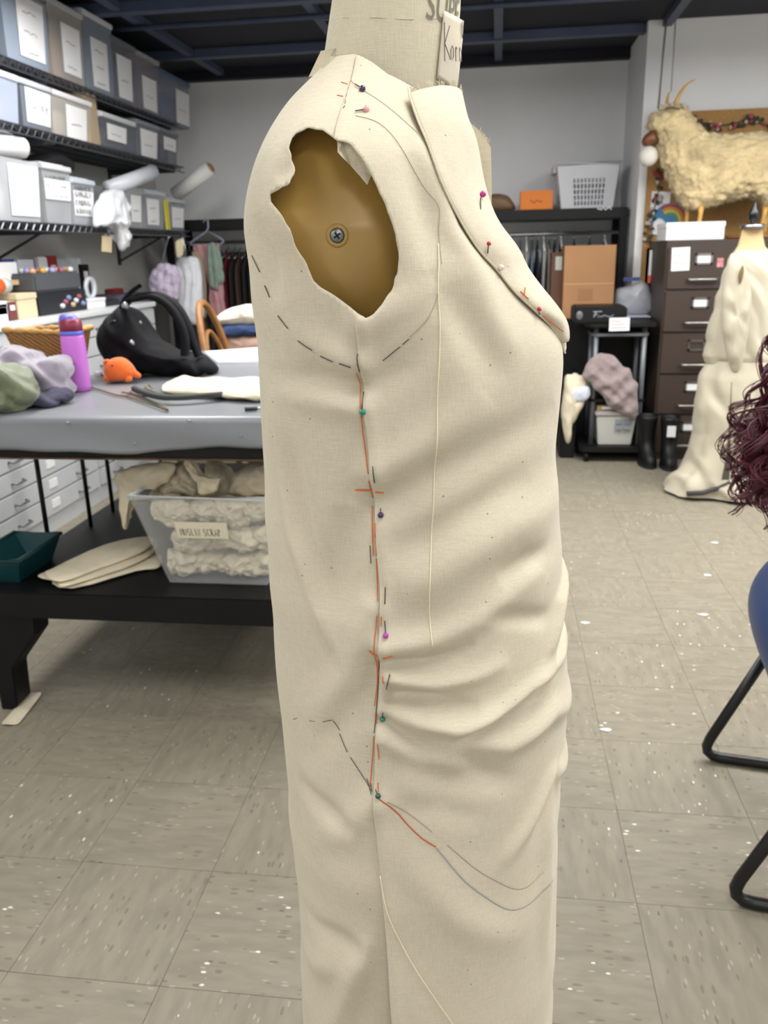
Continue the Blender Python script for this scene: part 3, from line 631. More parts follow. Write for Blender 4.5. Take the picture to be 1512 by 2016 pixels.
# cloth name patch sewn to the neck
pc = [(870,22),(908,42),(906,170),(892,183),(857,156)]
def lab(s_, t): # bilinear patch
    l, r = V(870,22,0).lerp(V(857,156,0), t), V(909,42,0).lerp(V(894,182,0), t); p = l.lerp(r, s_); return npnt(min(p.x, 902), p.y, .0022)+EU*max(0, p.x-902)*.0004
pt = MB().grid([[lab(i/8, j/12) for i in range(9)] for j in range(13)]).build('name_patch', plain('patch_cloth', 205, 196, 178, .9, var=.06, vscale=40), form, True)
sm = pt.modifiers.new('t', 'SOLIDIFY'); sm.thickness = .001; sm.offset = 0
hw = MB()
for ch, x0, x1, y0, y1 in (('K',867,880,116,52),('o',879,886,120,62),('r',888,893,122,66),('n',895,901,122,66)):
    for st in ST[ch]: hw.ribbon([npnt(x0+(x1-x0)*p[0], y0+(y1-y0)*p[1], .0038) for p in st], EW, .0008)
hw.build('handwriting', plain('grey_pen', 112, 106, 100, .8), pt)
# torso inside the toile
rows = []
for z in np.linspace(.60, 1.47, 50):
    c, a = ext(z); k = .80 if z < 1.3 else .80-.10*(z-1.3)/.17
    rows.append([m2w(c+a*k*math.cos(t), Wz(z)*.62*math.sin(t), z) for t in np.linspace(0, 2*math.pi, 49)])
tb_ = MB().grid(rows); tb_.add(rows[0][:-1], [tuple(range(48))]); tb_.build('torso', M_CANV, form, True)
rows = []
pu = [pixw(x, 440, .118)[0] for x in (512, 808)]; pv = [pixw(655, y, .118)[1] for y in (225, 655)]
cu_, au = (pu[0]+pu[1])/2, (pu[1]-pu[0])/2; cz, az = (pv[0]+pv[1])/2, (pv[0]-pv[1])/2
for k in range(13):
    f = k/12; rr = f; dome = .128-.012*f**3
    rows.append([m2w(cu_+au*rr*math.cos(t)*(1-.08*math.sin(t)), dome-.02*math.sin(t)*rr*(math.sin(t) > 0), cz+az*rr*math.sin(t)) for t in np.linspace(0, 2*math.pi, 49)])
rows.append([p-EW*.03 for p in rows[-1]])
plate = MB().grid(rows).build('arm_plate', M_GOLD, form, True)
sc = pixw(664, 464, .128); scp = m2w(sc[0], .1285, sc[1])
sb = MB(); ring = lambda r, d: [scp+EW*d+EU*(r*math.cos(t))+V(0, 0, r*math.sin(t)) for t in np.linspace(0, 2*math.pi, 25)]
sb.grid([ring(.0, .0016), ring(.0048, .0016), ring(.0056, .0010), ring(.0058, -.001)]); sb.build('screw', plain('dark_zinc', 130, 132, 130, .35, metal=.8), plate, True)
cb = MB(); 
for an in (.6, 2.17): cb.hexa([scp+EW*dz+(EU*math.cos(an)+V(0, 0, math.sin(an)))*x+(-EU*math.sin(an)+V(0, 0, math.cos(an)))*y for dz in (.0012, .0022) for x, y in ((-.003,-.0007),(.003,-.0007),(.003,.0007),(-.003,.0007))])
cb.build('screw_slot', M_BLACK, plate)
rb = MB(); rb.grid([[scp+EW*d+EU*(r*math.cos(t))+V(0, 0, r*math.sin(t)) for t in np.linspace(0, 2*math.pi, 25)] for r, d in ((.0058, .0002), (.0078, .0010), (.0092, -.0004))]); rb.build('screw_collar', M_GOLD, plate, True)
pole = MB().tube([m2w(.0, 0, .09), m2w(.0, 0, .62)], .019, 14); pole.build('pole', plain('iron', 40, 40, 42, .5, metal=.6), form, True)
for k in range(4):
    a = k*math.pi/2+.5; d = V(math.cos(a), math.sin(a), 0)
    b = MB().tube([DO+V(0, 0, .16), DO+d*.10+V(0, 0, .12), DO+d*.26+V(0, 0, .07)], .012, 8).build('leg', MATS['iron'], form, True)
    MB().lathe([(.001, -.012), (.028, -.012), (.03, 0), (.028, .012), (.001, .012)], DO+d*.262+V(0, 0, .03), 14, axis='x').build('caster', M_BLACK, b, True)
# ---------------------------------------------------------------- pins
M_PIN = plain('pin_steel', 96, 92, 90, .3, metal=.7)
def pin(col, head, segs, label, r=.0026, off=.002):
    hp = head if isinstance(head, Vector) else gs(*head, off)
    t = thing('dress_pin', label, 'pin', tuple(hp))
    MB().ball(hp, r, n=16, m=10).build('pin_head', col, t, True)
    for s_ in segs:
        q = s_ if isinstance(s_[0], Vector) else [gs(s_[0][0]+(s_[1][0]-s_[0][0])*f, s_[0][1]+(s_[1][1]-s_[0][1])*f, .0020) for f in np.linspace(0, 1, 7)]; MB().tube(q, .00055, 6).build('pin_shaft', M_PIN, t, True)
P_TEAL = plain('teal_pearl', 24, 128, 112, .2, coat=.5); P_GREEN = plain('green_pearl', 14, 78, 66, .2, coat=.5); P_PUR = plain('purple_pearl', 62, 34, 84, .2, coat=.5); P_MAG = plain('magenta_pearl', 186, 34, 132, .2, coat=.5); P_VIO = plain('violet_pearl', 168, 58, 160, .2, coat=.5); P_RED = plain('red_glass', 176, 24, 40, .15, coat=.5); P_PINK = plain('pink_pearl', 238, 168, 172, .2, coat=.5); P_WHT = plain('white_pearl', 226, 206, 200, .15, coat=.8)
pin(P_PUR, (714,177), [[(714,177),(700,168)]], 'purple headed pin on the shoulder seam near the neck')
pin(P_PINK, (721,216), [[(721,216),(700,220)]], 'pale pink headed pin on the shoulder above the armhole')
pin(P_TEAL, (718,808), [[(718,808),(715,772)],[(712,730),(707,694)]], 'bright teal headed pin below the armhole on the side seam')
pin(P_PUR, (749,1015), [[(749,1015),(748,1003)],[(741,945),(737,912)]], 'purple headed pin beside the upper orange cross mark')
pin(P_VIO, (762,1241), [[(762,1241),(760,1214)],[(760,1182),(760,1150)]], 'violet headed pin just above the lower orange cross mark')
pin(P_TEAL, (753,1416), [[(753,1416),(756,1396)],[(762,1352),(769,1320)]], 'teal headed pin on the side seam between hip drag lines')
pin(P_GREEN, (748,1557), [[(748,1557),(742,1546)]], 'dark green headed pin at the foot of the side seam')
def lap_pt(x, y, off=.004): # on the lapel
    best = min((p for row in lr for p in row), key=lambda p: (lambda v: math.hypot(CX+F*v.dot(_r)/v.dot(_f)-x, CY-F*v.dot(_u)/v.dot(_f)-y))(p-CAM)); return best+EW*off*.8+EU*off*.5
pin(P_MAG, lap_pt(942,384), [[lap_pt(942,386,.0035), lap_pt(946,412,.001)]], 'magenta headed pin on the lapel by the frayed neckline')
pin(P_RED, lap_pt(957,478), [[lap_pt(957,480,.0035), lap_pt(960,500,.001)]], 'red headed pin with upright shaft midway along the lapel', r=.0018)
pin(P_WHT, lap_pt(982,526,.003), [[lap_pt(982,528,.003), lap_pt(978,540,.0)]], 'white pearl headed pin tucked under the lapel edge', r=.0024)
pin(P_RED, lap_pt(1056,610), [[lap_pt(1056,612,.0035), lap_pt(1062,620,.0)]], 'red headed pin at the bust end of the lapel', r=.0019)
for d in ([(1018,572),(1026,578),(1033,590)],[(1030,566),(1026,580)],[(1062,622),(1085,640),(1103,655)]):
    MB().ribbon([lap_pt(x, y, .0035) for x, y in d], EW, .0012).build('chalk_line', M_ORA, garment)
# ================================================================ FAR RIGHT: CABINETS, RACK, CART
M_BROWN = mat('brown_enamel', srgb(64, 52, 45), .45, var=.05, vscale=3); M_NICK = plain('nickel', 168, 166, 164, .3, metal=.9)
M_PLAST = mat('milky_plastic', srgb(205, 210, 216), .35, alpha=.45); M_LID = plain('grey_lid', 176, 180, 186, .4, alpha=.9)
CABY = 5.63; CABX = 1.045; CW, CD, CH = .452, .65, 1.40
def cabinet(x, label):
    t = thing('filing_cabinet', label, 'cabinet', (x, CABY, 0), 'brown filing cabinets')
    MB().box((0, .012, .0), (CW, CD, CH)).build('body', M_BROWN, t, bevel=.004, local=True)
    dh_ = (CH-.075)/5
    for k in range(5):
        z0 = .04+k*dh_; d = MB().box((.012, -.004, z0+.006), (CW-.012, .02, z0+dh_-.006)).build('drawer', M_BROWN, t, bevel=.004, local=True)
        zc = z0+dh_*.70; hb = MB(); w2, h2 = .052, .034
        for lo, hi in (((-w2,-.012,-h2),(w2,-.003,-h2+.012)),((-w2,-.012,h2-.012),(w2,-.003,h2)),((-w2,-.012,-h2),(-w2+.012,-.003,h2)),((w2-.012,-.012,-h2),(w2,-.003,h2))): hb.box(lo, hi)
        hl = MB().add([(p[0]+CW*.5, p[1], p[2]+zc) for p in hb.v], hb.f).build('label_holder', M_NICK, d, local=True)
        if not (k == 2 and x < 1.2): MB().box((CW*.5-w2+.01, -.007, zc-h2+.01), (CW*.5+w2-.01, -.004, zc+h2-.01)).build('card', M_WHITE, d, local=True)
        zh = z0+dh_*.24
        MB().tube([(CW*.5-.085, -.004, zh), (CW*.5-.085, -.03, zh), (CW*.5-.075, -.036, zh), (CW*.5+.075, -.036, zh), (CW*.5+.085, -.03, zh), (CW*.5+.085, -.004, zh)], .0085, 8).build('handle', M_NICK, d, True, local=True)
    return t
cabinet(CABX, 'brown five drawer filing cabinet with a typed note on its top drawer')
cabinet(CABX+CW+.008, 'brown filing cabinet behind the small dress form')
def note(name, px, Y, m, label, cat, lines=0, ink=M_GREYINK, th=.002, seed=1):
    P = [aty(x, y, Y) for x, y in px]; t = thing(name, label, cat, tuple(sum(P, V(0, 0, 0))/4)); sh = MB().prism(P, (0, th, 0)).build('sheet', m, t)
    if lines:
        mb = MB()
        for k in range(lines):
            f = (k+1)/(lines+1); a = P[0].lerp(P[3], f); b = P[1].lerp(P[2], f); e = b-a
            squiggle(mb, a+e*.12+V(0, -.0012, 0), e, P[0]-P[3], e.length*(.5+.25*((k*7) % 3)/2), .006, .004, 12, k+seed)
        mb.build('lettering', ink, t)
    return t
note('paper_note', [(1323,488),(1359,486),(1357,532),(1321,534)], CABY-.008, M_WHITE, 'white typed note taped to the top drawer of the brown cabinet', 'note', 2)
note('photo_magnet', [(1412,508),(1425,508),(1424,526),(1411,526)], CABY-.008, plain('photo_print', 190, 130, 130, .4, var=.5, vscale=40), 'small pink photo magnet on the cabinet near the dress form sleeve', 'magnet')
# flat white box, dowels on the cabinet tops
def boxpx(name, px, Y, depth, m, label, cat, bevel=.003, lid=None):
    P = [aty(x, y, Y) for x, y in px]; t = thing(name, label, cat, tuple((P[3]+P[2])/2)); MB().hexa([P[3], P[2], P[2]+V(0, depth, 0), P[3]+V(0, depth, 0), P[0], P[1], P[1]+V(0, depth, 0), P[0]+V(0, depth, 0)]).build('carton', m, t, bevel=bevel); return t
def boxw(name, lo, hi, m, label, cat, bevel=.003, group=None):
    t = thing(name, label, cat, ((lo[0]+hi[0])/2, (lo[1]+hi[1])/2, lo[2]), group); MB().box(lo, hi).build('carton', m, t, bevel=bevel); return t
zc0 = aty(1311, 468, CABY+.02); zc1 = aty(1428, 436, CABY+.02)
bw = boxw('carton', (zc0.x, CABY+.02, CH), (zc1.x, CABY+.34, zc1.z), M_WHITE, 'flat white carton lying on the filing cabinet under the goat', 'box')
MB().box((zc0.x-.003, CABY+.016, zc1.z-.028), (zc1.x+.003, CABY+.344, zc1.z+.002)).build('lid', plain('white_card', 240, 240, 242, .6), bw, bevel=.002)
for k in range(2):
    single(MB().tube([(1.44, CABY+.16+k*.05, CH+.012+k*.001), (1.93, CABY+.10+k*.06, CH+.012)], .011, 8).build('wooden_dowel', M_WOOD, None, True), 'thin wooden dowel lying on the cabinet top behind the finial', 'dowel', 'dowels on the cabinet')
# ---------------------------------------------------------------- toy goat
GY = 6.02
goat = thing('toy_goat', 'large fleecy toy goat with wooden horns on the filing cabinets', 'toy goat', (1.45, GY, CH))
g5 = lambda P: [aty(900+x/2.47, y/2.47, GY) for x, y in P]
M_FLEECE = mat('fleece', srgb(214, 194, 150), .95, var=.22, vscale=9, sheen=.3); M_HORN = mat('pale_horn', srgb(206, 160, 84), .35, var=.15, vscale=12)
fle = MB()
fle.inflate(g5([(1010,640),(1190,640),(1280,655),(1400,650),(1512,645),(1620,660),(1680,760),(1680,900),(1600,1000),(1500,1010),(1440,962),(1380,965),(1300,985),(1240,1000),(1180,1015),(1110,1010),(1050,930),(1005,830),(985,740)]), (0, .17, 0), None, 8, 1., .006, 3)
fle.inflate(g5([(985,545),(1040,515),(1095,512),(1140,560),(1200,650),(1220,760),(1150,850),(1060,850),(1000,780),(975,700),(965,650),(928,612),(938,570)]), (0, .115, 0), None, 7, 1., .004, 5)
fo = fle.build('fleece', M_FLEECE, goat, True)
rumple(fo, .020, 24, 0, octv=4, seed=1, ridge=False, remesh=.011)
# wool locks standing off the fleece
me = fo.data; ps = me.polygons; pk = RNG.choice(len(ps), 7000); wool = MB(); rg = random.Random(2)
for i in pk:
    p = ps[i]; b = p.center.copy(); n = p.normal; L = rg.uniform(.010, .022); tip = b+n*L*.75+V(rg.uniform(-1, 1), rg.uniform(-1, 1), rg.uniform(-1.2, .2))*L*.5; sd = n.cross(V(rg.uniform(-1, 1), rg.uniform(-1, 1), rg.uniform(-1, 1))).normalized()*.0022; s2 = n.cross(sd).normalized()*.0022
    wool.add([b+sd-n*.002, b-sd*.5+s2-n*.002, b-sd*.5-s2-n*.002, tip], [(0, 1, 3), (1, 2, 3), (2, 0, 3)])
tag(wool.build('wool', M_FLEECE, goat, True, local=True), kind='stuff')
muz = MB().inflate(g5([(968,630),(935,640),(905,668),(898,695),(915,712),(955,705),(980,690)]), (0, .05, 0), None, 6); muz.build('muzzle', mat('brown_leather', srgb(122, 72, 40), .4, var=.2, vscale=10), goat, True)
MB().inflate(g5([(1040,555),(1058,548),(1068,572),(1062,600),(1044,604),(1036,585)]), (0, .012, 0), g5([(1050,578)])[0]+V(0, -.10, 0), 4).build('ear', MATS['brown_leather'], goat, True)
def horn(P, r0, y0):
    Q = crom([p+V(0, y0, 0) for p in g5(P)], 6); n = len(Q); MB().tube(Q, [r0*(1-.85*i/(n-1)) for i in range(n)], 10).build('horn', M_HORN, goat, True)
horn([(1052,530),(1062,490),(1090,440),(1120,410),(1148,394)], .017, -.05); horn([(1032,530),(1028,490),(1034,455),(1042,440)], .015, .05)
for P, dy in (([(1132,1000),(1128,1040),(1124,1075),(1122,1130)], .06), ([(1176,1000),(1174,1040),(1168,1075),(1164,1130)], -.06), ([(1490,990),(1480,1050),(1470,1090),(1466,1130)], -.06), ([(1530,990),(1520,1050),(1512,1090),(1508,1130)], .06)):
    Q = [p+V(0, dy, 0) for p in g5(P)]; Q[-1].z = CH; MB().tube(Q, [.022, .015, .014, .018], 10).build('leg', M_HORN, goat, True)
pm = MB(); c = g5([(930,760)])[0]; pm.ball(c, .062, n=18, m=12); pmo = pm.build('pompom', plain('white_wool', 232, 228, 218, .95, bump=.6, bscale=120), goat, True)
MB().tube([g5([(930,715)])[0], g5([(925,700)])[0]], .006, 6).build('cord', MATS['brown_leather'], goat)
gar = MB(); rg = random.Random(8)
for k in range(26): q = g5([(975+k*4.6, 532+rg.uniform(-8, 6)-6*math.sin(k/25*3.1))])[0]; gar.ball(q+V(0, -.10+.02*math.sin(k), 0), rg.uniform(.006, .011), n=6, m=4)
gar.build('head_wreath', plain('dried_flowers', 196, 184, 160, .8), goat, True)
# ---------------------------------------------------------------- hanging chain and cable
single(MB().tube([aty(1312, 38, 6.2)*1.0, aty(1305, 110, 6.2), aty(1296, 215, 6.2)], .006, 6).build('hanging_chain', plain('dull_chain', 120, 118, 112, .5, metal=.5), None, True), 'thin chain hanging from the ceiling in front of the column', 'chain')
single(MB().tube([aty(1330, 38, 6.22), aty(1326, 110, 6.22), aty(1321, 180, 6.22)], .005, 6).build('hanging_cable', plain('pale_cable', 180, 178, 172, .5), None, True), 'pale cable hanging beside the chain above the goat', 'cable')
# ---------------------------------------------------------------- bulletin board
BY = YF-.055; a = aty(1283, 222, BY); 
board = thing('bulletin_board', 'tan cork bulletin board on the wall behind the goat', 'bulletin board', (a.x, BY, .95))
MB().box((a.x, BY, .95), (3.0, BY+.03, a.z)).build('cork', mat('cork', srgb(166, 128, 78), .9, var=.15, vscale=60), board)
note('printed_page', [(1284,376),(1321,378),(1314,438),(1277,434)], BY-.004, M_WHITE, 'white printed page pinned to the corkboard under the goat', 'paper', 4, seed=4)
rc = aty(1318, 436, BY-.006); rr = .12; rain = thing('rainbow_poster', 'round rainbow striped poster on the corkboard', 'poster', tuple(rc))
MB().lathe([(.001, 0), (rr, 0), (rr, .003), (.001, .003)], (rc.x, BY-.006, rc.z), 28, axis='y').build('disc', plain('poster_blue', 70, 130, 178, .6), rain)
for k, col in enumerate(((176, 72, 60), (206, 140, 64), (206, 190, 96), (96, 148, 96))):
    r1 = rr*(.94-.15*k); mb = MB(); mb.grid([[(rc.x+r*math.cos(t), BY-.0085, rc.z+r*math.sin(t)) for t in np.linspace(-.2, 2.2, 14)] for r in (r1, r1-.017)]); mb.build('stripe', plain('stripe_%d' % k, *col), rain)
mb = MB(); mb.inflate([(rc.x-.07+x*.05, BY-.009, rc.z-.03+z*.05) for x, z in ((-.8, -1), (.8, -1), (1, .2), (.3, 1), (-.6, .8))], (0, .004, 0), None, 3); mb.build('cat_motif', M_WHITE, rain, True)
def garland(px, Y, label, seed, n=46):
    Q = crom([aty(x, y, Y) for x, y in px], 10); t = thing('flower_garland', label, 'garland', tuple(Q[0])); rg = random.Random(seed)
    MB().tube(Q, .003, 5).build('string', plain('garland_green', 52, 62, 48, .8), t)
    lf, fw, fp_ = MB(), MB(), MB()
    for k in range(n):
        q = Q[int(rg.random()*(len(Q)-1))]+V(rg.uniform(-.025, .025), rg.uniform(-.015, -.002), rg.uniform(-.03, .025)); (lf if k % 2 else (fw if k % 4 else fp_)).ball(q, rg.uniform(.010, .018), .007, rg.uniform(.008, .016), 7, 5)
    [tag(o_, kind='stuff') for o_ in (lf.build('leaves', MATS['garland_green'], t, True), fw.build('flowers', plain('garland_cream', 190, 170, 160, .8), t, True), fp_.build('flowers', plain('garland_pink', 170, 70, 84, .8), t, True))]
garland([(1372,236),(1400,246),(1440,244),(1475,236),(1512,246),(1560,240)], BY-.02, 'flower garland pinned along the top of the corkboard', 3)
garland([(1294,330),(1297,370),(1288,410),(1278,440),(1274,475)], BY-.02, 'flower garland trailing down the left edge of the corkboard', 6, 40)
# ---------------------------------------------------------------- garment racks along the back wall
RY = 6.62; M_RACK = plain('black_rack', 8, 9, 13, .55, spec=.35)
def rack(x0, x1, zt, label, mark=False):
    t = thing('garment_rack', label, 'rack', ((x0+x1)/2, RY+.25, 0), 'black clothes racks')
    MB().box((x0, RY, zt-.075), (x1, RY+.5, zt)).build('top_shelf', M_RACK, t, bevel=.006)
    for x in (x0, x1-.05):
        for y in (RY, RY+.45): MB().box((x, y, 0), (x+.05, y+.05, zt-.075)).build('post', M_RACK, t)
    MB().box((x0, RY, .05), (x1, RY+.5, .10)).build('bottom_shelf', M_RACK, t)
    MB().tube([(x0+.02, RY+.25, zt-.17), (x1-.02, RY+.25, zt-.17)], .014, 10).build('rail', M_STEEL, t, True)
    if mark:
        mb = MB(); p = aty(1176, 410.5, RY-.002); squiggle(mb, p, (1, 0, 0), (0, 0, 1), .10, .022, .009, 7, 9); mb.build('white_mark', M_WHITE, t)
    return t
zR = aty(1100, 411, RY).z; xr1 = aty(1237, 420, RY).x; zL = zR
rack(-.70, xr1, zR, 'black clothes rack with the laundry basket on its top shelf', True)
rack(-2.6, -.74, zL, 'black clothes rack at the end of the wire shelving')
def hang(x, y, zt, wd, ht, dp, m, label, ax='y', flare=1.1, seed=1, hanger=M_STEEL, group=None, hook=.09, sleeves=False, nm='hanging_garment'):
    """garment on a hanger: wd along ax, thin across; rail at zt+hook"""
    t = thing(nm, label, 'clothing', (x, y, zt-ht), group); rg = random.Random(seed); ph = [rg.uniform(0, 6.3) for _ in range(4)]; rows = []; N = 44
    for i in range(19):
        f = i/18; sh = min(1, .22+f*6.0) if f < .14 else 1; hw = wd/2*sh*(1+(flare-1)*f); hd = dp/2*(.55+.45*min(1, f*4)); row = []
        for k in range(N+1):
            a = 2*math.pi*k/N; wv = 1+(.10+.28*f)*math.sin(a*7+ph[0]+f*1.3)+.12*f*math.sin(a*11+ph[1])
            p, q = hw*math.cos(a), hd*math.sin(a)*wv
            z = ht*(1-f)+.012*math.sin(a*3+ph[2])*f-(.0 if f > .14 else .0)
            row.append((p, q, z) if ax == 'x' else (q, p, z))
        rows.append(row)
    MB().grid(rows).add(rows[0][:-1], [tuple(range(N))]).build('cloth', m, t, True, local=True)
    hb = MB(); s_ = wd/2*.95
    P = [(-s_, -.05), (0, .03), (s_, -.05)]; cv = lambda a, z: ((a, 0, ht+z) if ax == 'x' else (0, a, ht+z))
    hb.tube([cv(*p) for p in P], .006, 6); hk = [(0, .03), (0, .05)]+[(.022*math.sin(b)+.0, .05+hook*.5-.022*math.cos(b)-.02) for b in np.linspace(.2, 4.2, 8)]
    hb.tube([cv(*p) for p in hk], .003, 6); hb.build('hanger', hanger, t, True, local=True); return t
clo = [(996, (20, 20, 26), 'black jacket'), (1012, (40, 44, 54), 'charcoal jacket'), (1024, (222, 222, 224), 'white shirt'), (1036, (196, 190, 178), 'cream blouse'), (1047, (118, 134, 160), 'pale blue shirt'), (1058, (34, 38, 46), 'dark waistcoat'), (1070, (206, 208, 212), 'pale grey shirt'), (1081, (188, 180, 160), 'beige shirt'), (1092, (28, 28, 34), 'black coat'), (1104, (78, 52, 40), 'brown tweed coat'), (1130, (30, 28, 34), 'long black dress'), (1160, (54, 56, 62), 'dark grey skirt'), (1190, (30, 34, 44), 'navy jacket')]
for k, (xp, c, nm) in enumerate(clo):
    X = aty(xp, 480, RY+.25).x; hang(X, RY+.25, zR-.17-.075, .40, .75+.06*(k*5 % 4), .032, plain('cloth_r%d' % k, *c, .85, var=.12, vscale=12), nm+' hanging on the rack beneath the laundry basket', 'y', 1.08, k, M_STEEL if k % 3 else M_WHITE, 'clothes on the right hand rack')
clo = [(372, (54, 40, 40), 'dark plum coat'), (386, (40, 42, 44), 'charcoal coat'), (404, (120, 104, 88), 'taupe jacket'), (420, (36, 36, 40), 'black jacket'), (432, (60, 58, 60), 'grey waistcoat'), (449, (98, 20, 34), 'dark red dress'), (462, (34, 30, 30), 'black velvet coat'), (474, (66, 48, 38), 'brown coat'), (488, (24, 24, 28), 'black cloak'), (500, (46, 36, 32), 'umber coat')]
for k, (xp, c, nm) in enumerate(clo):
    X = aty(xp, 480, RY+.25).x; hang(X, RY+.25, zL-.17-.075, .42, .95+.05*(k*3 % 4), .042, plain('cloth_l%d' % k, *c, .85, var=.12, vscale=12), nm+' hanging on the rack beside the wire shelving', 'y', 1.08, 20+k, M_STEEL, 'clothes on the left hand rack')
# things on top of the rack
P = [aty(x, y, RY+.03) for x, y in ((1025,376),(1089,374),(1089,411),(1025,411))]
ob = boxw('orange_carton', (P[0].x, RY+.03, zR), (P[1].x, RY+.30, P[0].z), plain('orange_card', 226, 128, 42, .6), 'bright orange carton on top of the black rack', 'box')
mb = MB(); squiggle(mb, (P[0].x+.07, RY+.0285, (zR+P[0].z)/2-.01), (1, 0, 0), (0, 0, 1), .09, .02, .006, 8, 2); mb.build('lettering', plain('brown_ink', 140, 80, 40, .8), ob)
bc = aty(985, 395, RY+.15); sack = MB().inflate([(bc.x-.12, RY+.16, zR), (bc.x+.10, RY+.16, zR), (bc.x+.09, RY+.16, zR+.07), (bc.x+.03, RY+.16, zR+.12), (bc.x-.08, RY+.16, zR+.12), (bc.x-.14, RY+.16, zR+.07)], (0, .10, 0), None, 6, 1, .004, 4)
single(sack.build('leather_pouch', mat('tan_leather', srgb(124, 98, 74), .6, var=.2, vscale=8), None, True), 'tan leather pouch beside the orange carton on the rack', 'pouch')
# laundry basket with slotted sides
bl, br_ = aty(1106, 408, RY+.04), aty(1206, 406, RY+.04); tl, tr_ = aty(1098, 324, RY), aty(1219, 322, RY)
bx0, bx1, tx0, tx1, zb0, zt0 = bl.x, br_.x, tl.x, tr_.x, zR, tl.z
lb = thing('laundry_basket', 'white slotted plastic laundry basket on the black rack', 'basket', ((bx0+bx1)/2, RY+.22, zR)); M_WPL = plain('white_plastic', 214, 216, 222, .4)
by0, by1, ty0, ty1 = RY+.05, RY+.40, RY+.0, RY+.45
def wallq(mb, a0, a1, b0, b1, slots, th=.004, rows_=5, cols=9):
    """wall between bottom a0-a1 and top b0-b1 with a lattice of slots"""
    a0, a1, b0, b1 = map(Vector, (a0, a1, b0, b1)); n = (a1-a0).cross(b0-a0).normalized()*th
    q = lambda s_, t: a0.lerp(a1, s_).lerp(b0.lerp(b1, s_), t)
    def pc_(s0, s1, t0, t1): mb.hexa([q(s0, t0), q(s1, t0), q(s1, t0)+n, q(s0, t0)+n, q(s0, t1), q(s1, t1), q(s1, t1)+n, q(s0, t1)+n])
    s0, s1, t0, t1 = slots; pc_(0, s0, 0, 1); pc_(s1, 1, 0, 1); pc_(s0, s1, 0, t0); pc_(s0, s1, t1, 1)
    dt = (t1-t0)/rows_
    for k in range(rows_):
        pc_(s0, s1, t0+dt*k, t0+dt*k+dt*.25)
        ds = (s1-s0)/cols
        for j in range(cols): o_ = .5*(k % 2); pc_(s0+ds*(j+.1*o_), s0+ds*(j+.42+.1*o_), t0+dt*k+dt*.25, t0+dt*(k+1))
mb = MB()
c_ = [((bx0, by0), (tx0, ty0)), ((bx1, by0), (tx1, ty0)), ((bx1, by1), (tx1, ty1)), ((bx0, by1), (tx0, ty1))]
for k in range(4):
    (a, b), (c2, d2) = c_[k], c_[(k+1) % 4]; wallq(mb, (*a, zb0), (*c2, zb0), (*b, zt0), (*d2, zt0), (.22, .80, .04, .68))
mb.box((bx0, by0, zb0), (bx1, by1, zb0+.006)); mb.build('basket_body', M_WPL, lb)
rm = MB(); rm.tube([(tx0-.01, ty0-.01, zt0), (tx1+.01, ty0-.01, zt0), (tx1+.01, ty1, zt0), (tx0-.01, ty1, zt0)], .015, 8, True); rm.build('rim', M_WPL, lb, True)
for x in (tx0-.012, tx1+.012): MB().box((x-.012, ty0+.08, zt0-.05), (x+.012, ty1-.08, zt0+.006)).build('handle', M_WPL, lb, bevel=.004)
# ---------------------------------------------------------------- black cupboard with the cardboard box and bags
CUY = 6.0; zcu = aty(1110, 628, CUY).z; cu0, cu1 = aty(1092, 640, CUY).x, 1.03
cub = thing('black_cupboard', 'low black cupboard between the rack and filing cabinet', 'cupboard', ((cu0+cu1)/2, CUY+.17, 0))
MB().box((cu0, CUY+.015, 0), (cu1, CUY+.335, zcu)).build('body', M_BLACK, cub, bevel=.004)
for k in range(2):
    x0 = cu0+.004+k*(cu1-cu0)/2; d = MB().box((x0, CUY, .05), (x0+(cu1-cu0)/2-.008, CUY+.014, zcu-.02)).build('door', M_BLACK, cub); MB().ball((x0+(.26 if k == 0 else .03), CUY-.012, zcu*.6), .012, n=8, m=6).build('knob', M_NICK, d, True)
M_CARD = mat('cardboard', srgb(164, 122, 84), .85, var=.06, vscale=5)
k0, k1 = aty(1112, 484, CUY+.02), aty(1214, 482, CUY+.02)
cbx = boxw('cardboard_box', (k0.x, CUY+.02, zcu), (k1.x, CUY+.33, k0.z), M_CARD, 'large plain cardboard box on the low black cupboard', 'box', .002)
MB().box((k0.x+.002, CUY+.0185, zcu+(k0.z-zcu)*.475), (k1.x-.002, CUY+.021, zcu+(k0.z-zcu)*.485)).build('crease', plain('card_crease', 196, 160, 122, .8), cbx)
k0, k1 = aty(1086, 497, CUY+.12), aty(1110, 497, CUY+.12)
cb2 = boxw('brown_carton', (k0.x, CUY+.08, zcu), (k1.x-.004, CUY+.33, k0.z), plain('brown_card', 92, 62, 48, .8, var=.1, vscale=6), 'tall narrow dark brown carton beside the large cardboard box', 'box', .002)
pp = aty(1094, 505, CUY+.075); MB().box((pp.x, CUY+.077, pp.z-.09), (pp.x+.045, CUY+.080, pp.z)).build('shipping_label', plain('pale_label', 170, 172, 166, .7), cb2)
M_BAG = mat('clear_bag', srgb(205, 210, 218), .25, alpha=.5, bump=.5, bscale=14)
bgp = [aty(x, y, CUY+.12) for x, y in ((1217,585),(1212,560),(1216,538),(1240,530),(1262,520),(1278,530),(1286,560),(1282,586)) ]; dzb = zcu+.02-min(p.z for p in bgp); bgp = [p+V(0, 0, dzb) for p in bgp]
bag = thing('plastic_bag', 'clear plastic bag with a blue band on the black cupboard', 'bag', (bgp[0].x+.1, CUY+.12, zcu+.02)); MB().inflate(bgp, (0, .10, 0), None, 7, 1.1, .008, 6).build('bag_film', M_BAG, bag, True)
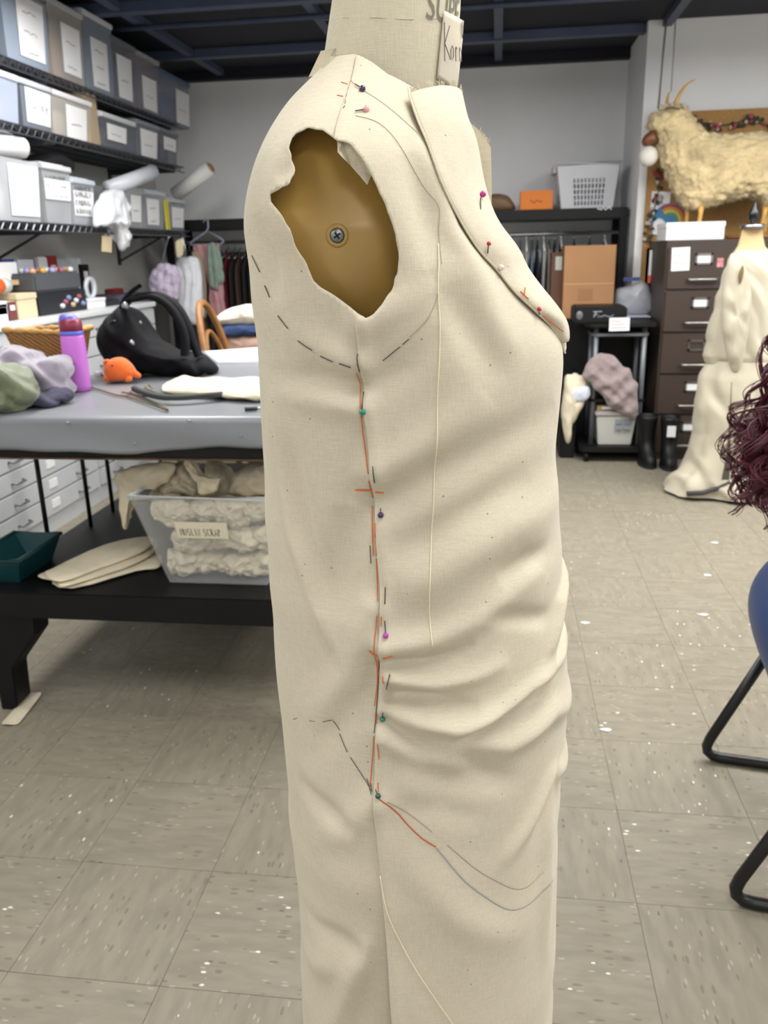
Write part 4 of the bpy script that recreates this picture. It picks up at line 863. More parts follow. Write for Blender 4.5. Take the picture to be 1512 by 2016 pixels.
a, b = aty(1228, 550, CUY+.01), aty(1260, 548, CUY+.01); MB().box((a.x, CUY+.015, a.z-.012), (b.x, CUY+.022, a.z+.012)).build('blue_band', plain('blue_band', 52, 66, 122, .5), bag)
pa, pb = aty(1216, 597, CUY-.06), aty(1292, 590, CUY-.06)
for k in range(3): single(MB().box((pa.x+.01*k, CUY-.02-.01*k, zcu+.001+k*.004), (min(pb.x, 1.035), CUY+.27, zcu+.004+k*.004)).build('paper_sheet', plain('bluish_paper', 206, 208, 226, .7)), 'loose pale sheet stacked under the clear plastic bag', 'paper', 'sheets under the bag')
# grey file holder with papers leaning beside the cabinet
hh = thing('file_holder', 'grey curved file holder with orange tipped papers beside cabinet', 'file holder', (.985, CUY+.20, zcu))
prof = [(1286,588),(1283,540),(1287,500),(1296,478),(1312,470),(1312,588)]; Pp = [aty(x, y, CUY+.16) for x, y in prof]; dz = zcu-Pp[0].z
Pp = [V(min(p.x, 1.04), p.y, p.z) for p in Pp]; MB().prism([p+V(-.01, 0, dz if i in (0, 5) else dz*.5) for i, p in enumerate(Pp)], (0, .12, 0)).build('shell', plain('grey_plastic', 150, 152, 156, .5), hh, bevel=.004)
q0, q1 = aty(1300, 492, CUY+.15), aty(1310, 552, CUY+.15); MB().box((q0.x-.004, CUY+.150, q1.z), (min(q1.x+.012, 1.03), CUY+.158, q0.z)).build('papers', M_WHITE, hh); MB().box((q0.x-.006, CUY+.146, q1.z-.015), (min(q1.x+.010, 1.028), CUY+.150, q1.z+.035)).build('orange_card', plain('orange_red', 222, 92, 52, .6), hh)
# ---------------------------------------------------------------- grey cart
KY = 5.60; KD = .28; xa, xb = aty(1162, 890, KY).x, aty(1254, 880, KY).x; zk = aty(1200, 636, KY).z; M_GREYM = plain('grey_tube', 108, 112, 118, .4, metal=.4)
cart = thing('media_cart', 'grey and black rolling cart beside the filing cabinet', 'cart', ((xa+xb)/2, KY+KD/2, 0))
for x in (xa, xb):
    for y in (KY, KY+KD): MB().tube([(x, y, .09), (x, y, zk)], .017, 12).build('post', M_GREYM, cart, True)
def slab(z0, z1, ov, name, m=M_BLACK):
    n = 10; pts = []
    for cx, cy, a0 in ((xb+ov, KY+KD+ov, 0), (xa-ov, KY+KD+ov, 1), (xa-ov, KY-ov, 2), (xb+ov, KY-ov, 3)):
        sx, sy = (-1 if cx > xa+.1 else 1), (-1 if cy > KY+.1 else 1)
        for k in range(5): an = a0*math.pi/2+k*math.pi/8; pts.append((cx+sx*.05+.05*math.cos(an), cy+sy*.05+.05*math.sin(an), z0))
    MB().prism(pts, (0, 0, z1-z0)).build(name, m, cart)
slab(zk-.02, zk, .07, 'top_shelf'); zm = aty(1200, 652, KY).z; slab(zm-.03, zm-.012, .03, 'under_shelf', M_GREYM); slab(.075, .11, .08, 'base_shelf'); 
slab(.40, .418, .03, 'middle_shelf')
for x in (xa-.03, xb+.03):
    for y in (KY-.03, KY+KD+.03): MB().lathe([(.001, -.015), (.034, -.015), (.036, 0), (.034, .015), (.001, .015)], (x, y, .037), 14, axis='x').build('caster', M_BLACK, cart, True)
j0, j1 = aty(1132, 605, KY-.02), aty(1236, 602, KY-.02)
mach = thing('black_case', 'black equipment case with white script lettering on the cart', 'case', ((j0.x+j1.x)/2, KY+.12, zk)); 
MB().box((j0.x, KY-.02, zk), (j1.x, KY+.30, j0.z)).build('case_body', M_BLACK, mach, bevel=.01)
MB().ball((j0.x+.03, KY-.022, (zk+j0.z)/2), .022, .006, .028, 12, 8).build('latch', M_GREYM, mach, True)
mb = MB(); o_ = V(j0.x+.12, KY-.0225, (zk+j0.z)/2-.012); mb.ribbon([o_+V(0, 0, 0), o_+V(.012, 0, .03), o_+V(.018, 0, .034)], (0, -1, 0), .005); mb.ribbon([o_+V(-.005, 0, .034), o_+V(.05, 0, .036)], (0, -1, 0), .004); mb.ribbon([o_+V(0, 0, .016), o_+V(.026, 0, .018)], (0, -1, 0), .003); squiggle(mb, o_+V(.024, 0, .007), (1, 0, 0), (0, 0, 1), .10, .012, .003, 16, 4); mb.build('script_lettering', plain('silver_ink', 170, 172, 178, .5), mach)
q = note('index_card', [(1200,626),(1240,625),(1239,651),(1199,652)], KY-.10, M_WHITE, 'white card with handwriting clipped to the cart front', 'card', 3, seed=7)
# bin, blanket and scraps on the cart
n0, n1 = aty(1128, 886, KY-.04), aty(1238, 882, KY-.04); zt_ = aty(1180, 818, KY-.04).z
wb = thing('storage_tote', 'white tote with printed stickers on the cart base', 'tote', ((n0.x+n1.x)/2, KY+.14, .11)); M_TOTE = plain('tote_white', 188, 188, 182, .5)
x0, x1 = xa+.025, xb-.025
MB().hexa([(x0+.02, KY-.02, .11), (x1-.02, KY-.02, .11), (x1-.02, KY+.28, .11), (x0+.02, KY+.28, .11), (x0, KY-.05, zt_), (x1, KY-.05, zt_), (x1, KY+.30, zt_), (x0, KY+.30, zt_)]).build('tote_body', M_TOTE, wb, bevel=.006)
MB().box((x0-.01, KY-.06, zt_), (x1+.01, KY+.31, zt_+.025)).build('lid', plain('tote_lid', 168, 160, 156, .5), wb, bevel=.006)
for k in range(4): MB().box((x0+.12+.055*(k % 2), KY-.056, zt_-.05-.04*(k//2)), (x0+.165+.055*(k % 2), KY-.046, zt_-.025-.04*(k//2))).build('sticker', plain('grey_sticker', 130, 136, 146, .6), wb)
M_BLANK = mat('mauve_wool', srgb(150, 134, 134), .95, var=.12, vscale=30, bump=.3, bscale=150, sheen=.4)
bl_ = [aty(x, y, KY-.06) for x, y in ((1148,742),(1158,712),(1182,696),(1208,702),(1232,722),(1252,748),(1256,790),(1250,828),(1232,818),(1205,806),(1188,786),(1172,764))]
bk = MB().inflate(bl_, (0, .07, 0), None, 8, 1.1, .012, 11, 5); bko = rumple(bk.build('wool_blanket', M_BLANK, None, True), .034, 4.2, 0, seed=2, rot=-.8, remesh=.009); single(bko, 'mauve wool blanket spilling over the cart tote', 'blanket')
cr = [aty(x, y, KY-.02) for x, y in ((1112,742),(1130,735),(1150,742),(1158,760),(1148,800),(1128,835),(1122,870),(1112,866),(1104,820),(1108,775))]
cro = rumple(MB().inflate(cr, (0, .05, 0), None, 6, 1, .006, 4).build('cream_fabric', M_SCRAP, None, True), .012, 9, 1, (1, 1, .5)); single(cro, 'cream fabric length draped over the side of the cart', 'fabric')
wp = [aty(x, y, KY-.055) for x, y in ((1122,772),(1135,762),(1158,760),(1162,778),(1150,790),(1126,790))]; single(MB().inflate(wp, (0, .025, 0), None, 4, 1, .003).build('tissue_paper', plain('blue_white', 206, 212, 226, .6), None, True), 'crumpled bluish white tissue paper on the cart shelf', 'paper')
tp = boxw('card_folder', (xa+.03, KY+.0, zt_+.025), (xb-.10, KY+.26, zt_+.06), plain('kraft_folder', 176, 150, 108, .7), 'kraft card folder lying on the white tote lid', 'folder', .004); MB().box((xa+.06, KY-.004, zt_+.035), (xa+.14, KY+.0, zt_+.052)).build('tab', M_WHITE, tp)
for zz in (k0.z,): MB().box((aty(1112, 484, CUY+.02).x+.10, CUY+.018, zcu+.12), (aty(1112, 484, CUY+.02).x+.20, CUY+.0195, zcu+.20)).build('faint_print', plain('card_print', 150, 110, 74, .85), cbx)
bks = boxw('black_case_upright', (xa-.20, KY+.05, 0), (xa-.10, KY+.33, .34), M_BLACK, 'upright black case standing on the floor left of the cart', 'case', .01)
MB().tube([(xa-.15, KY+.13, .34), (xa-.15, KY+.14, .365), (xa-.15, KY+.24, .365), (xa-.15, KY+.25, .34)], .007, 8).build('handle', M_BLACK, bks, True)
# ---------------------------------------------------------------- rubber boots
def boot(x, y, label, rz, tagged):
    t = thing('rubber_boot', label, 'boot', (x, y, 0), 'pair of black boots', rz); mb = MB(); rows = []
    for z, cx, rx, ry in ((.0, .02, .052, .115), (.02, .02, .054, .118), (.05, .02, .052, .115), (.085, .012, .049, .10), (.12, .0, .046, .068), (.17, -.005, .048, .056), (.24, -.005, .056, .060), (.30, -.005, .062, .064), (.325, -.005, .062, .065)):
        rows.append([(rx*math.cos(a), -cx*3*(ry > .08)*.8+ry*math.sin(a)*1., z) for a in np.linspace(0, 2*math.pi, 25)])
    b = mb.grid(rows).add(rows[0][:-1], [tuple(range(24))]).build('boot_shaft', M_BLACK, t, True, local=True); sm = b.modifiers.new('t', 'SOLIDIFY'); sm.thickness = .004; sm.offset = -1
    MB().grid([[(p[0]*1.06, p[1]*1.03, z) for p in rows[0]] for z in (0, .022)]).build('sole', plain('boot_sole', 24, 24, 26, .7), t, local=True)
    if tagged:
        MB().box((-.026, -.075, .205), (.026, -.066, .275)).build('price_tag', M_WHITE, t, local=True)
    return t
bp0, bp1 = atz(1272, 916), atz(1297, 920)
boot(bp0.x, bp0.y+.05, 'black rubber boot standing against the cart', .1, False); boot(bp1.x+.06, bp1.y+.05, 'black rubber boot with a white tag on its shaft', -.05, True)
# ================================================================ SMALL DRESS FORM AT THE RIGHT
SY = 4.85; f0 = aty(1462, 700, SY); SX = f0.x
def loft(rows_px, Y, ratio, folds_=0, fa=.0, phase=0., n=64, grow=True, rmin=.02):
    rows = []; m = len(rows_px)
    P = [(aty(a, y, Y), aty(b, y, Y)) for y, a, b in rows_px]
    for k in range(m-1):
        for j in range(4):
            t = j/4; rows.append((P[k][0].lerp(P[k+1][0], t), P[k][1].lerp(P[k+1][1], t)))
    rows.append(P[-1]); out = []
    for i, (a, b) in enumerate(rows):
        f = i/(len(rows)-1); c = (a+b)/2; hw = (b-a).length/2; hd = max(rmin, hw*ratio); row = []
        for t in np.linspace(0, 2*math.pi, n+1):
            wv = 1+fa*(f if grow else 1)*math.sin(t*folds_+phase+1.5*f); row.append((c.x+hw*math.cos(t)*(1 if abs(math.cos(t)) > .9 else wv), c.y+hd*math.sin(t)*wv, a.z+(b.z-a.z)*(math.cos(t)+1)/2))
        out.append(row)
    return out
sf = thing('small_dress_form', 'small padded dress form with black finial by the filing cabinets', 'dress form', (SX, SY, 0))
rw = loft([(448,1462,1502),(465,1458,1502),(485,1452,1506),(500,1442,1520),(560,1425,1538),(640,1415,1545),(720,1412,1545)], SY, .40); MB().grid(rw).add(rw[0][:-1], [tuple(range(64))]).build('torso', muslin('form_canvas_tan', srgb(206, 180, 136)), sf, True)
tp_ = aty(1482, 448, SY); MB().lathe([(.062, -.004), (.062, .012), (.05, .018), (.001, .019)], tp_, 20).build('neck_plate', M_STEEL, sf, True)
MB().lathe([(.012, .015), (.012, .03), (.026, .045), (.030, .065), (.024, .085), (.012, .10), (.008, .125), (.001, .13)], tp_, 16).build('finial', plain('black_gloss', 18, 18, 20, .25), sf, True)
MB().tube([(SX, SY, .06), (SX, SY, .75)], .018, 10).build('pole', M_BLACK, sf, True)
for k in range(3):
    a = k*2.1+.3; l = MB().tube([(SX, SY, .14), (SX+.22*math.cos(a), SY+.22*math.sin(a), .055)], .014, 8).build('leg', M_BLACK, sf, True); MB().ball((SX+.22*math.cos(a), SY+.22*math.sin(a), .03), .03, n=10, m=8).build('caster', M_BLACK, l, True)
M_SATIN = mat('cream_satin', srgb(178, 170, 150), .6, var=.05, vscale=5, sheen=.2)
bo = thing('muslin_blouse', 'cream muslin blouse with a hanging sleeve on the small form', 'blouse', (SX, SY, .75))
rw = loft([(492,1448,1512),(508,1436,1530),(535,1425,1545),(600,1406,1556),(660,1391,1564),(700,1384,1570),(714,1389,1566)], SY, .52, 9, .06, .4); rumple(MB().grid(rw).build('bodice', M_SATIN, bo, True), .020, 5, 1, seed=4, rot=.5)
sl_ = [aty(x, y, SY-.13) for x, y in ((1438,500),(1458,512),(1474,545),(1478,600),(1472,660),(1464,705),(1452,733),(1440,728),(1430,695),(1422,655),(1420,600),(1426,545))]; MB().inflate(sl_, (0, .05, 0), None, 7, .9, .006, 3).build('sleeve', M_SATIN, bo, True); rumple(COL.objects[-1] if False else bo.children[-1], .010, 9, 1, (1, 1, .4), 3, seed=6)
q0, q1 = aty(1461, 522, SY-.185), aty(1456, 560, SY-.185); MB().inflate([q0, q0+V(.012, 0, -.02), q0+V(.008, 0, -.07), q1, q0+V(-.012, 0, -.05)], (0, .010, 0), None, 4).build('sleeve_slit_shade', plain('sleeve_shade', 110, 92, 60, .9), bo, True)  # dark lens coloured as the shade inside the sleeve slit
sk = thing('muslin_skirt', 'long cream muslin skirt trailing on the floor below the blouse', 'skirt', (SX, SY, 0))
rw = loft([(708,1392,1562),(740,1378,1575),(790,1370,1585),(850,1368,1595),(890,1356,1600),(925,1334,1605),(945,1316,1608),(962,1306,1610)], SY, .60, 8, .07, 1.1); zmin = min(p[2] for r in rw for p in r)
rw = [[(x, y, max(.006, z)) for x, y, z in r] for r in rw]; sko = rumple(MB().grid(rw).build('skirt_body', M_SATIN, sk, True), .034, 3.6, 1, zmin=.005, seed=9, rot=.25)
n0 = len(rw[0])
hem = [aty(x, y, SY-.20) for x, y in ((1352,972),(1384,970),(1410,962),(1438,950))]; MB().tube([V(p.x, p.y, max(.02, p.z)) for p in hem], .014, 8).build('hem_dark_strip', plain('dark_strip', 60, 58, 56, .8), sk, True)  # dark tube along the front of the hem
vt = [aty(x, y, SY-.235) for x, y in ((1440,752),(1437,800),(1434,850),(1428,905),(1420,945))]; vt2 = [aty(x, y, SY-.235) for x, y in ((1441,752),(1439,800),(1438,850),(1438,905),(1436,945))]; MB().grid([vt, [p+V(0, -.003, 0) for p in vt2]]).build('skirt_vent_shade', plain('vent_shadow', 74, 70, 62, .9), sk)  # dark strip: shade of the skirt slit put in as colour
# ================================================================ BLUE CHAIR AND SEATED PERSON
M_TUBEB = plain('black_tube', 14, 14, 16, .35); M_BLUE = plain('blue_shell', 44, 66, 112, .45)
A, B = atz(1376, 1494), atz(1428, 1778)          # rear floor bends of the two side frames
ch = thing('sled_chair', 'blue shell chair on a black tubular sled frame', 'chair', ((A.x+B.x)/2+.25, (A.y+B.y)/2, 0))
ex = atz(1512, 1513)-A; ex.z = 0; ex.normalize()
def frame(Pb):
    up = V(.155, 0, 0)
    R0 = .014; b = Pb+V(0, 0, R0)
    rear_top = b+ex*.17+V(0, 0, .40); front = b+ex*.52; front_top = b+ex*.47+V(0, 0, .40)
    pts = [rear_top, rear_top.lerp(b, .86)]
    c0 = rear_top.lerp(b, .86); c1 = b+ex*.055
    for t in (.25, .5, .75): pts.append(c0*(1-t)**2+b*2*t*(1-t)+c1*t*t)
    pts += [c1, front-ex*.05]
    c0, c1 = front-ex*.05, front.lerp(front_top, .14)
    for t in (.25, .5, .75): pts.append(c0*(1-t)**2+front*2*t*(1-t)+c1*t*t)
    pts += [c1, front_top]; MB().tube(pts, R0, 12).build('side_frame', M_TUBEB, ch, True); return rear_top, front_top
ra, fa_ = frame(A); rb_, fb = frame(B)
for p, q in ((ra, rb_), (fa_, fb)): MB().tube([p, q], .012, 10).build('cross_bar', M_TUBEB, ch, True)
# shell profile along ex (s) and height
mid = (A+B)/2; ey = V(-ex.y, ex.x, 0); prof = [(s0+.02, z0) for s0, z0 in [(.60,.42),(.56,.448),(.48,.452),(.36,.440),(.26,.438),(.19,.455),(.145,.50),(.125,.56),(.132,.61),(.17,.67),(.225,.715),(.27,.74),(.29,.745)]]
rows = []
for s_, z in prof:
    half = .235 if z < .58 else .235-.10*((z-.58)/.165)**1.5
    rows.append([mid+ex*(s_-.10+.05*abs(k/8)**2.5*(1 if z > .5 else .0))+ey*(half*k/8)+V(0, 0, z+(.02*abs(k/8)**3 if z < .5 else 0)) for k in range(-8, 9)])
so = MB().grid(rows).build('seat_shell', M_BLUE, ch, True); sm = so.modifiers.new('t', 'SOLIDIFY'); sm.thickness = .014; sm.offset = 1; sb_ = so.modifiers.new('s', 'SUBSURF'); sb_.levels = 1; sb_.render_levels = 2
# person: one skinned body
def skin_body(name, verts, edges, m, parent, sub=2, root=0):
    me = bpy.data.meshes.new(name+'_src'); me.from_pydata([v[:3] for v in verts], edges, []); ob_ = bpy.data.objects.new(name+'_src', me); COL.objects.link(ob_)
    sk_ = ob_.modifiers.new('skin', 'SKIN'); sk_.use_smooth_shade = True; sd = ob_.modifiers.new('sub', 'SUBSURF'); sd.levels = sub; sd.render_levels = sub
    for i, v in enumerate(verts): sv = me.skin_vertices[0].data[i]; sv.radius = (v[3], v[4] if len(v) > 4 else v[3]); sv.use_root = (i == root)
    dg = bpy.context.evaluated_depsgraph_get(); ev = bpy.data.meshes.new_from_object(ob_.evaluated_get(dg)); bpy.data.objects.remove(ob_)
    ev.name = name; ev.materials.clear(); ev.materials.append(m)
    for p in ev.polygons: p.use_smooth = True
    o = bpy.data.objects.new(name, ev); COL.objects.link(o); o.parent = parent; return o
pz0 = mid+ex*.295; per = thing('person', 'seated person with long curly burgundy hair and teal top', 'person', (pz0.x, pz0.y, 0))
def L(s_, y, z, *r): q = mid+ex*(s_-.065)+ey*y-V(pz0.x, pz0.y, 0); return (q.x, q.y, z, *r)
M_SKIN = mat('skin', srgb(206, 158, 132), .5); M_TEALC = mat('teal_knit', srgb(14, 62, 66), .9, var=.1, vscale=30, bump=.3, bscale=200); M_JEAN = mat('dark_trousers', srgb(38, 42, 54), .9, var=.1, vscale=30); M_HAIR = mat('burgundy_hair', srgb(84, 24, 42), .42, var=.35, vscale=30)
bv = [L(.36,0,.545,.13,.16), L(.335,0,.68,.115,.14), L(.31,0,.84,.12,.15), L(.30,0,1.00,.11,.15), L(.31,0,1.10,.06,.06), L(.33,0,1.17,.052,.052), L(.345,0,1.24,.075,.07), L(.36,0,1.31,.088,.08), L(.35,0,1.37,.07,.066),
      L(.30,.17,1.03,.058), L(.12,.21,.80,.042), L(.36,.20,.69,.034), L(.50,.16,.655,.026), L(.57,.13,.645,.028,.016),
      L(.30,-.17,1.03,.058), L(.20,-.22,.80,.042), L(.40,-.20,.69,.034), L(.50,-.16,.655,.026), L(.57,-.13,.645,.028,.016),
      L(.46,.10,.535,.085), L(.78,.11,.545,.062), L(.80,.11,.30,.048), L(.79,.11,.09,.036), L(.90,.11,.035,.032,.024),
      L(.46,-.10,.535,.085), L(.78,-.11,.545,.062), L(.80,-.11,.30,.048), L(.79,-.11,.09,.036), L(.90,-.11,.035,.032,.024)]
be = [(0,1),(1,2),(2,3),(3,4),(4,5),(5,6),(6,7),(7,8),(3,9),(9,10),(10,11),(11,12),(12,13),(3,14),(14,15),(15,16),(16,17),(17,18),(0,19),(19,20),(20,21),(21,22),(22,23),(0,24),(24,25),(25,26),(26,27),(27,28)]
fing = []
for sgn, wi in ((1, 13), (-1, 18)):
    for k, (dy, ln) in enumerate(((.022, .050), (.008, .060), (-.006, .056), (-.020, .046))):
        n = len(bv); bv += [L(.60+ln*.45, sgn*(.125+dy-.01), .648, .0085), L(.60+ln*.95, sgn*(.122+dy-.016), .630, .0075)]; be += [(wi, n), (n, n+1)]
    n = len(bv); bv += [L(.575, sgn*.095, .65, .010), L(.60, sgn*.075, .64, .009)]; be += [(wi, n), (n, n+1)]
skin_body('body', bv, be, M_SKIN, per)
cl = lambda v, k: tuple(v[:3])+tuple(r*k+.004 for r in v[3:])
tv = [cl(bv[i], 1.06) for i in (0, 1, 2, 3, 4)]+[cl(bv[9], 1.12), cl(bv[10], .0)]+[cl(bv[14], 1.12), cl(bv[15], .0)]
t6 = Vector(bv[9][:3]).lerp(Vector(bv[10][:3]), .62); t8 = Vector(bv[14][:3]).lerp(Vector(bv[15][:3]), .62); tv[6] = (*t6, .058); tv[8] = (*t8, .058)
skin_body('sweater', tv, [(0,1),(1,2),(2,3),(3,4),(3,5),(5,6),(3,7),(7,8)], M_TEALC, per)
pv_ = [cl(bv[0], 1.03)]+[cl(bv[i], 1.12) for i in (19,20,21,22,24,25,26,27)]; skin_body('trousers', pv_, [(0,1),(1,2),(2,3),(3,4),(0,5),(5,6),(6,7),(7,8)], M_JEAN, per)
for s_ in (.11, -.11):
    q = [L(.74, s_, 0), L(.96, s_, 0)]; mb = MB(); mb.inflate([L(.735, s_, .035), L(.75, s_, .085), L(.80, s_, .095), L(.88, s_, .07), L(.97, s_, .045), L(.985, s_, .015), L(.97, s_, .0), L(.74, s_, .0)], ey*.045, None, 6); mb.build('shoe', M_BLACK, per, True, local=True)
# face
fc = MB(); fc.inflate([L(.432, -.014, 1.295), L(.455, 0, 1.275), L(.432, .014, 1.270), L(.438, 0, 1.315)], ey*.012, None, 4); fc.build('nose', M_SKIN, per, True, local=True)
for s_ in (-.03, .03):
    MB().ball(L(.436, s_, 1.312), .012, .012, .009, 10, 7).build('eye', plain('eye', 236, 232, 226, .2), per, True, local=True); MB().ball(L(.447, s_, 1.312), .005, n=8, m=6).build('pupil', M_BLACK, per, True, local=True)
    MB().ball(L(.35, s_*2.75, 1.295), .022, .008, .03, 10, 7).build('ear', M_SKIN, per, True, local=True)
MB().ball(L(.437, 0, 1.243), .008, .024, .007, 10, 7).build('lips', plain('lips', 176, 96, 92, .4), per, True, local=True)
# hair: a cap and a few hundred curls
hc = MB(); hc.inflate([L(.43,0,1.365), L(.40,0,1.41), L(.34,0,1.425), L(.27,0,1.40), L(.235,0,1.33), L(.225,0,1.22), L(.215,0,1.08), L(.22,0,.98), L(.26,0,1.02), L(.285,0,1.16), L(.33,0,1.27), L(.38,0,1.34)], ey*.105, L(.30,0,1.30), 7, 1, .006, 4); hc.build('hair_cap', M_HAIR, per, True, local=True)
hm = MB(); hm.inflate([L(.30,0,1.36), L(.24,0,1.30), L(.19,0,1.18), L(.135,0,1.06), L(.105,0,.96), L(.095,0,.88), L(.125,0,.82), L(.18,0,.80), L(.24,0,.84), L(.25,0,1.0), L(.27,0,1.16), L(.32,0,1.28)], ey*.15, L(.20,0,1.02), 8, 1.2, .008, 7); rumple(hm.build('hair_mass', M_HAIR, per, True, local=True), .018, 16, 1, (1, 1, .5), 3, seed=3)
hair = MB(); rg = random.Random(12)
for k in range(135):
    yy = rg.uniform(-.17, .19); tz = rg.uniform(.81, .96)+.04*abs(yy)/.15*rg.random(); ts = rg.uniform(.06, .25) if k % 3 else rg.uniform(.02, .12)
    a = (rg.uniform(.24, .34), yy*.55, rg.uniform(1.22, 1.40)); b = (rg.uniform(.13, .22)-.04*rg.random(), yy*.95, rg.uniform(1.08, 1.2)); c = (ts+.02, yy*1.1, rg.uniform(.94, 1.03)); d = (ts, yy*1.15+rg.uniform(-.02, .02), tz)
    rad = rg.uniform(.009, .019); ph = rg.uniform(0, 6.3); fq_ = rg.uniform(.45, .7)*rg.choice((-1, 1)); sp = rg.uniform(.004, .009)
    for m_ in range(9):
        jt = lambda q: V(*L(*(x+rg.uniform(-sp, sp) for x in q))); base = crom([jt(a), jt(b), jt(c), jt(d)], 14); n = len(base); r2 = rad*rg.uniform(.75, 1.25); p2 = ph+rg.uniform(-.35, .35)
        pts = [p+V(math.cos(p2+i*fq_), math.sin(p2+i*fq_), .2*math.sin(p2*2+i*fq_))*r2*min(1, i/10) for i, p in enumerate(base)]
        r = rg.uniform(.0010, .0026); hair.tube(pts, [r*(1-.55*i/(n-1)) for i in range(n)], 4, caps=False)
tag(hair.build('curls', M_HAIR, per, True, local=True), kind='stuff')
# ================================================================ LEFT WALL: FLAT FILES AND WIRE SHELVES
XF = -2.30; FZ = 1.09
M_FILE = mat('pale_grey_enamel', srgb(190, 193, 196), .45, var=.04, vscale=3); M_YEL = plain('yellow_card', 206, 192, 120, .7)
def flat_file(y0, label):
    W_ = 1.06; t = thing('flat_file', label, 'cabinet', (XF, y0, 0), 'flat file cabinets along the left wall')
    MB().box((-.54, 0, .0), (-.014, W_, FZ-.03)).build('body', M_FILE, t, local=True)
    MB().box((-.545, -.003, FZ-.03), (.012, W_+.003, FZ)).build('top', plain('file_top', 214, 216, 218, .4), t, bevel=.004, local=True)
    n = 9; h_ = (FZ-.03-.10)/n
    for k in range(n):
        z = .09+k*h_; d = MB().box((-.02, .014, z+.004), (0, W_-.014, z+h_-.004)).build('drawer', M_FILE, t, bevel=.003, local=True)
        for yy in (.22, .84):
            MB().tube([(0, yy-.05, z+h_*.45), (.022, yy-.04, z+h_*.42), (.022, yy+.04, z+h_*.42), (0, yy+.05, z+h_*.45)], .006, 6).build('handle', M_GREYM, d, True, local=True)
        MB().box((-.001, .50, z+h_*.35), (.004, .58, z+h_*.75)).build('label_card', M_YEL if k in (7, 8, 3) else M_WHITE, d, local=True)
for y0 in (2.36, 3.424, 4.488): flat_file(y0, 'pale grey flat file cabinet with shallow drawers below the wire shelves')
SHX = -2.33
ZS = (1.56, 2.01, 2.30); YS0, YS1 = 2.3, 6.42
def wire_shelf(z, label):
    t = thing('wire_shelf', label, 'shelf', (SHX, (YS0+YS1)/2, z), 'wire shelves on the left wall')
    dk = MB(); y = YS0
    while y < YS1: dk.box((XW+.01, y, z-.006), (SHX+.004, y+.0035, z-.0025)); y += .026
    for x in np.linspace(XW+.03, SHX, 5): dk.box((x-.003, YS0, z-.010), (x+.003, YS1, z-.005))
    tag(dk.build('wire_deck', M_CHROME, t), kind='stuff')
    fr_ = MB()
    for zz in (z-.004, z-.042): fr_.tube([(SHX+.008, YS0, zz), (SHX+.008, YS1, zz)], .0045, 6)
    zz = [(SHX+.008, YS0+.035*i, z-.004-.038*(i % 2)) for i in range(int((YS1-YS0)/.035))]; fr_.tube(zz, .003, 4); fr_.build('front_rail', M_CHROME, t)
    for y in (3.05, 4.55, 6.3):
        b = MB(); b.box((XW, y-.008, z-.05), (SHX-.02, y+.008, z-.012)); (b.tube([(XW+.01, y, z-.21), (SHX-.16, y, z-.04)], .008, 6) if z < 1.7 else None); b.box((XW, y-.014, z-.235), (XW+.018, y+.014, z+.02)); b.build('bracket', plain('dark_bracket', 70, 72, 76, .5, metal=.5), t)
    return t
wire_shelf(ZS[0], 'chrome wire shelf nearest the flat files holding fabric tubs'); wire_shelf(ZS[1], 'middle chrome wire shelf of lidded tubs'); wire_shelf(ZS[2], 'topmost chrome wire shelf of lidded tubs under the ceiling')
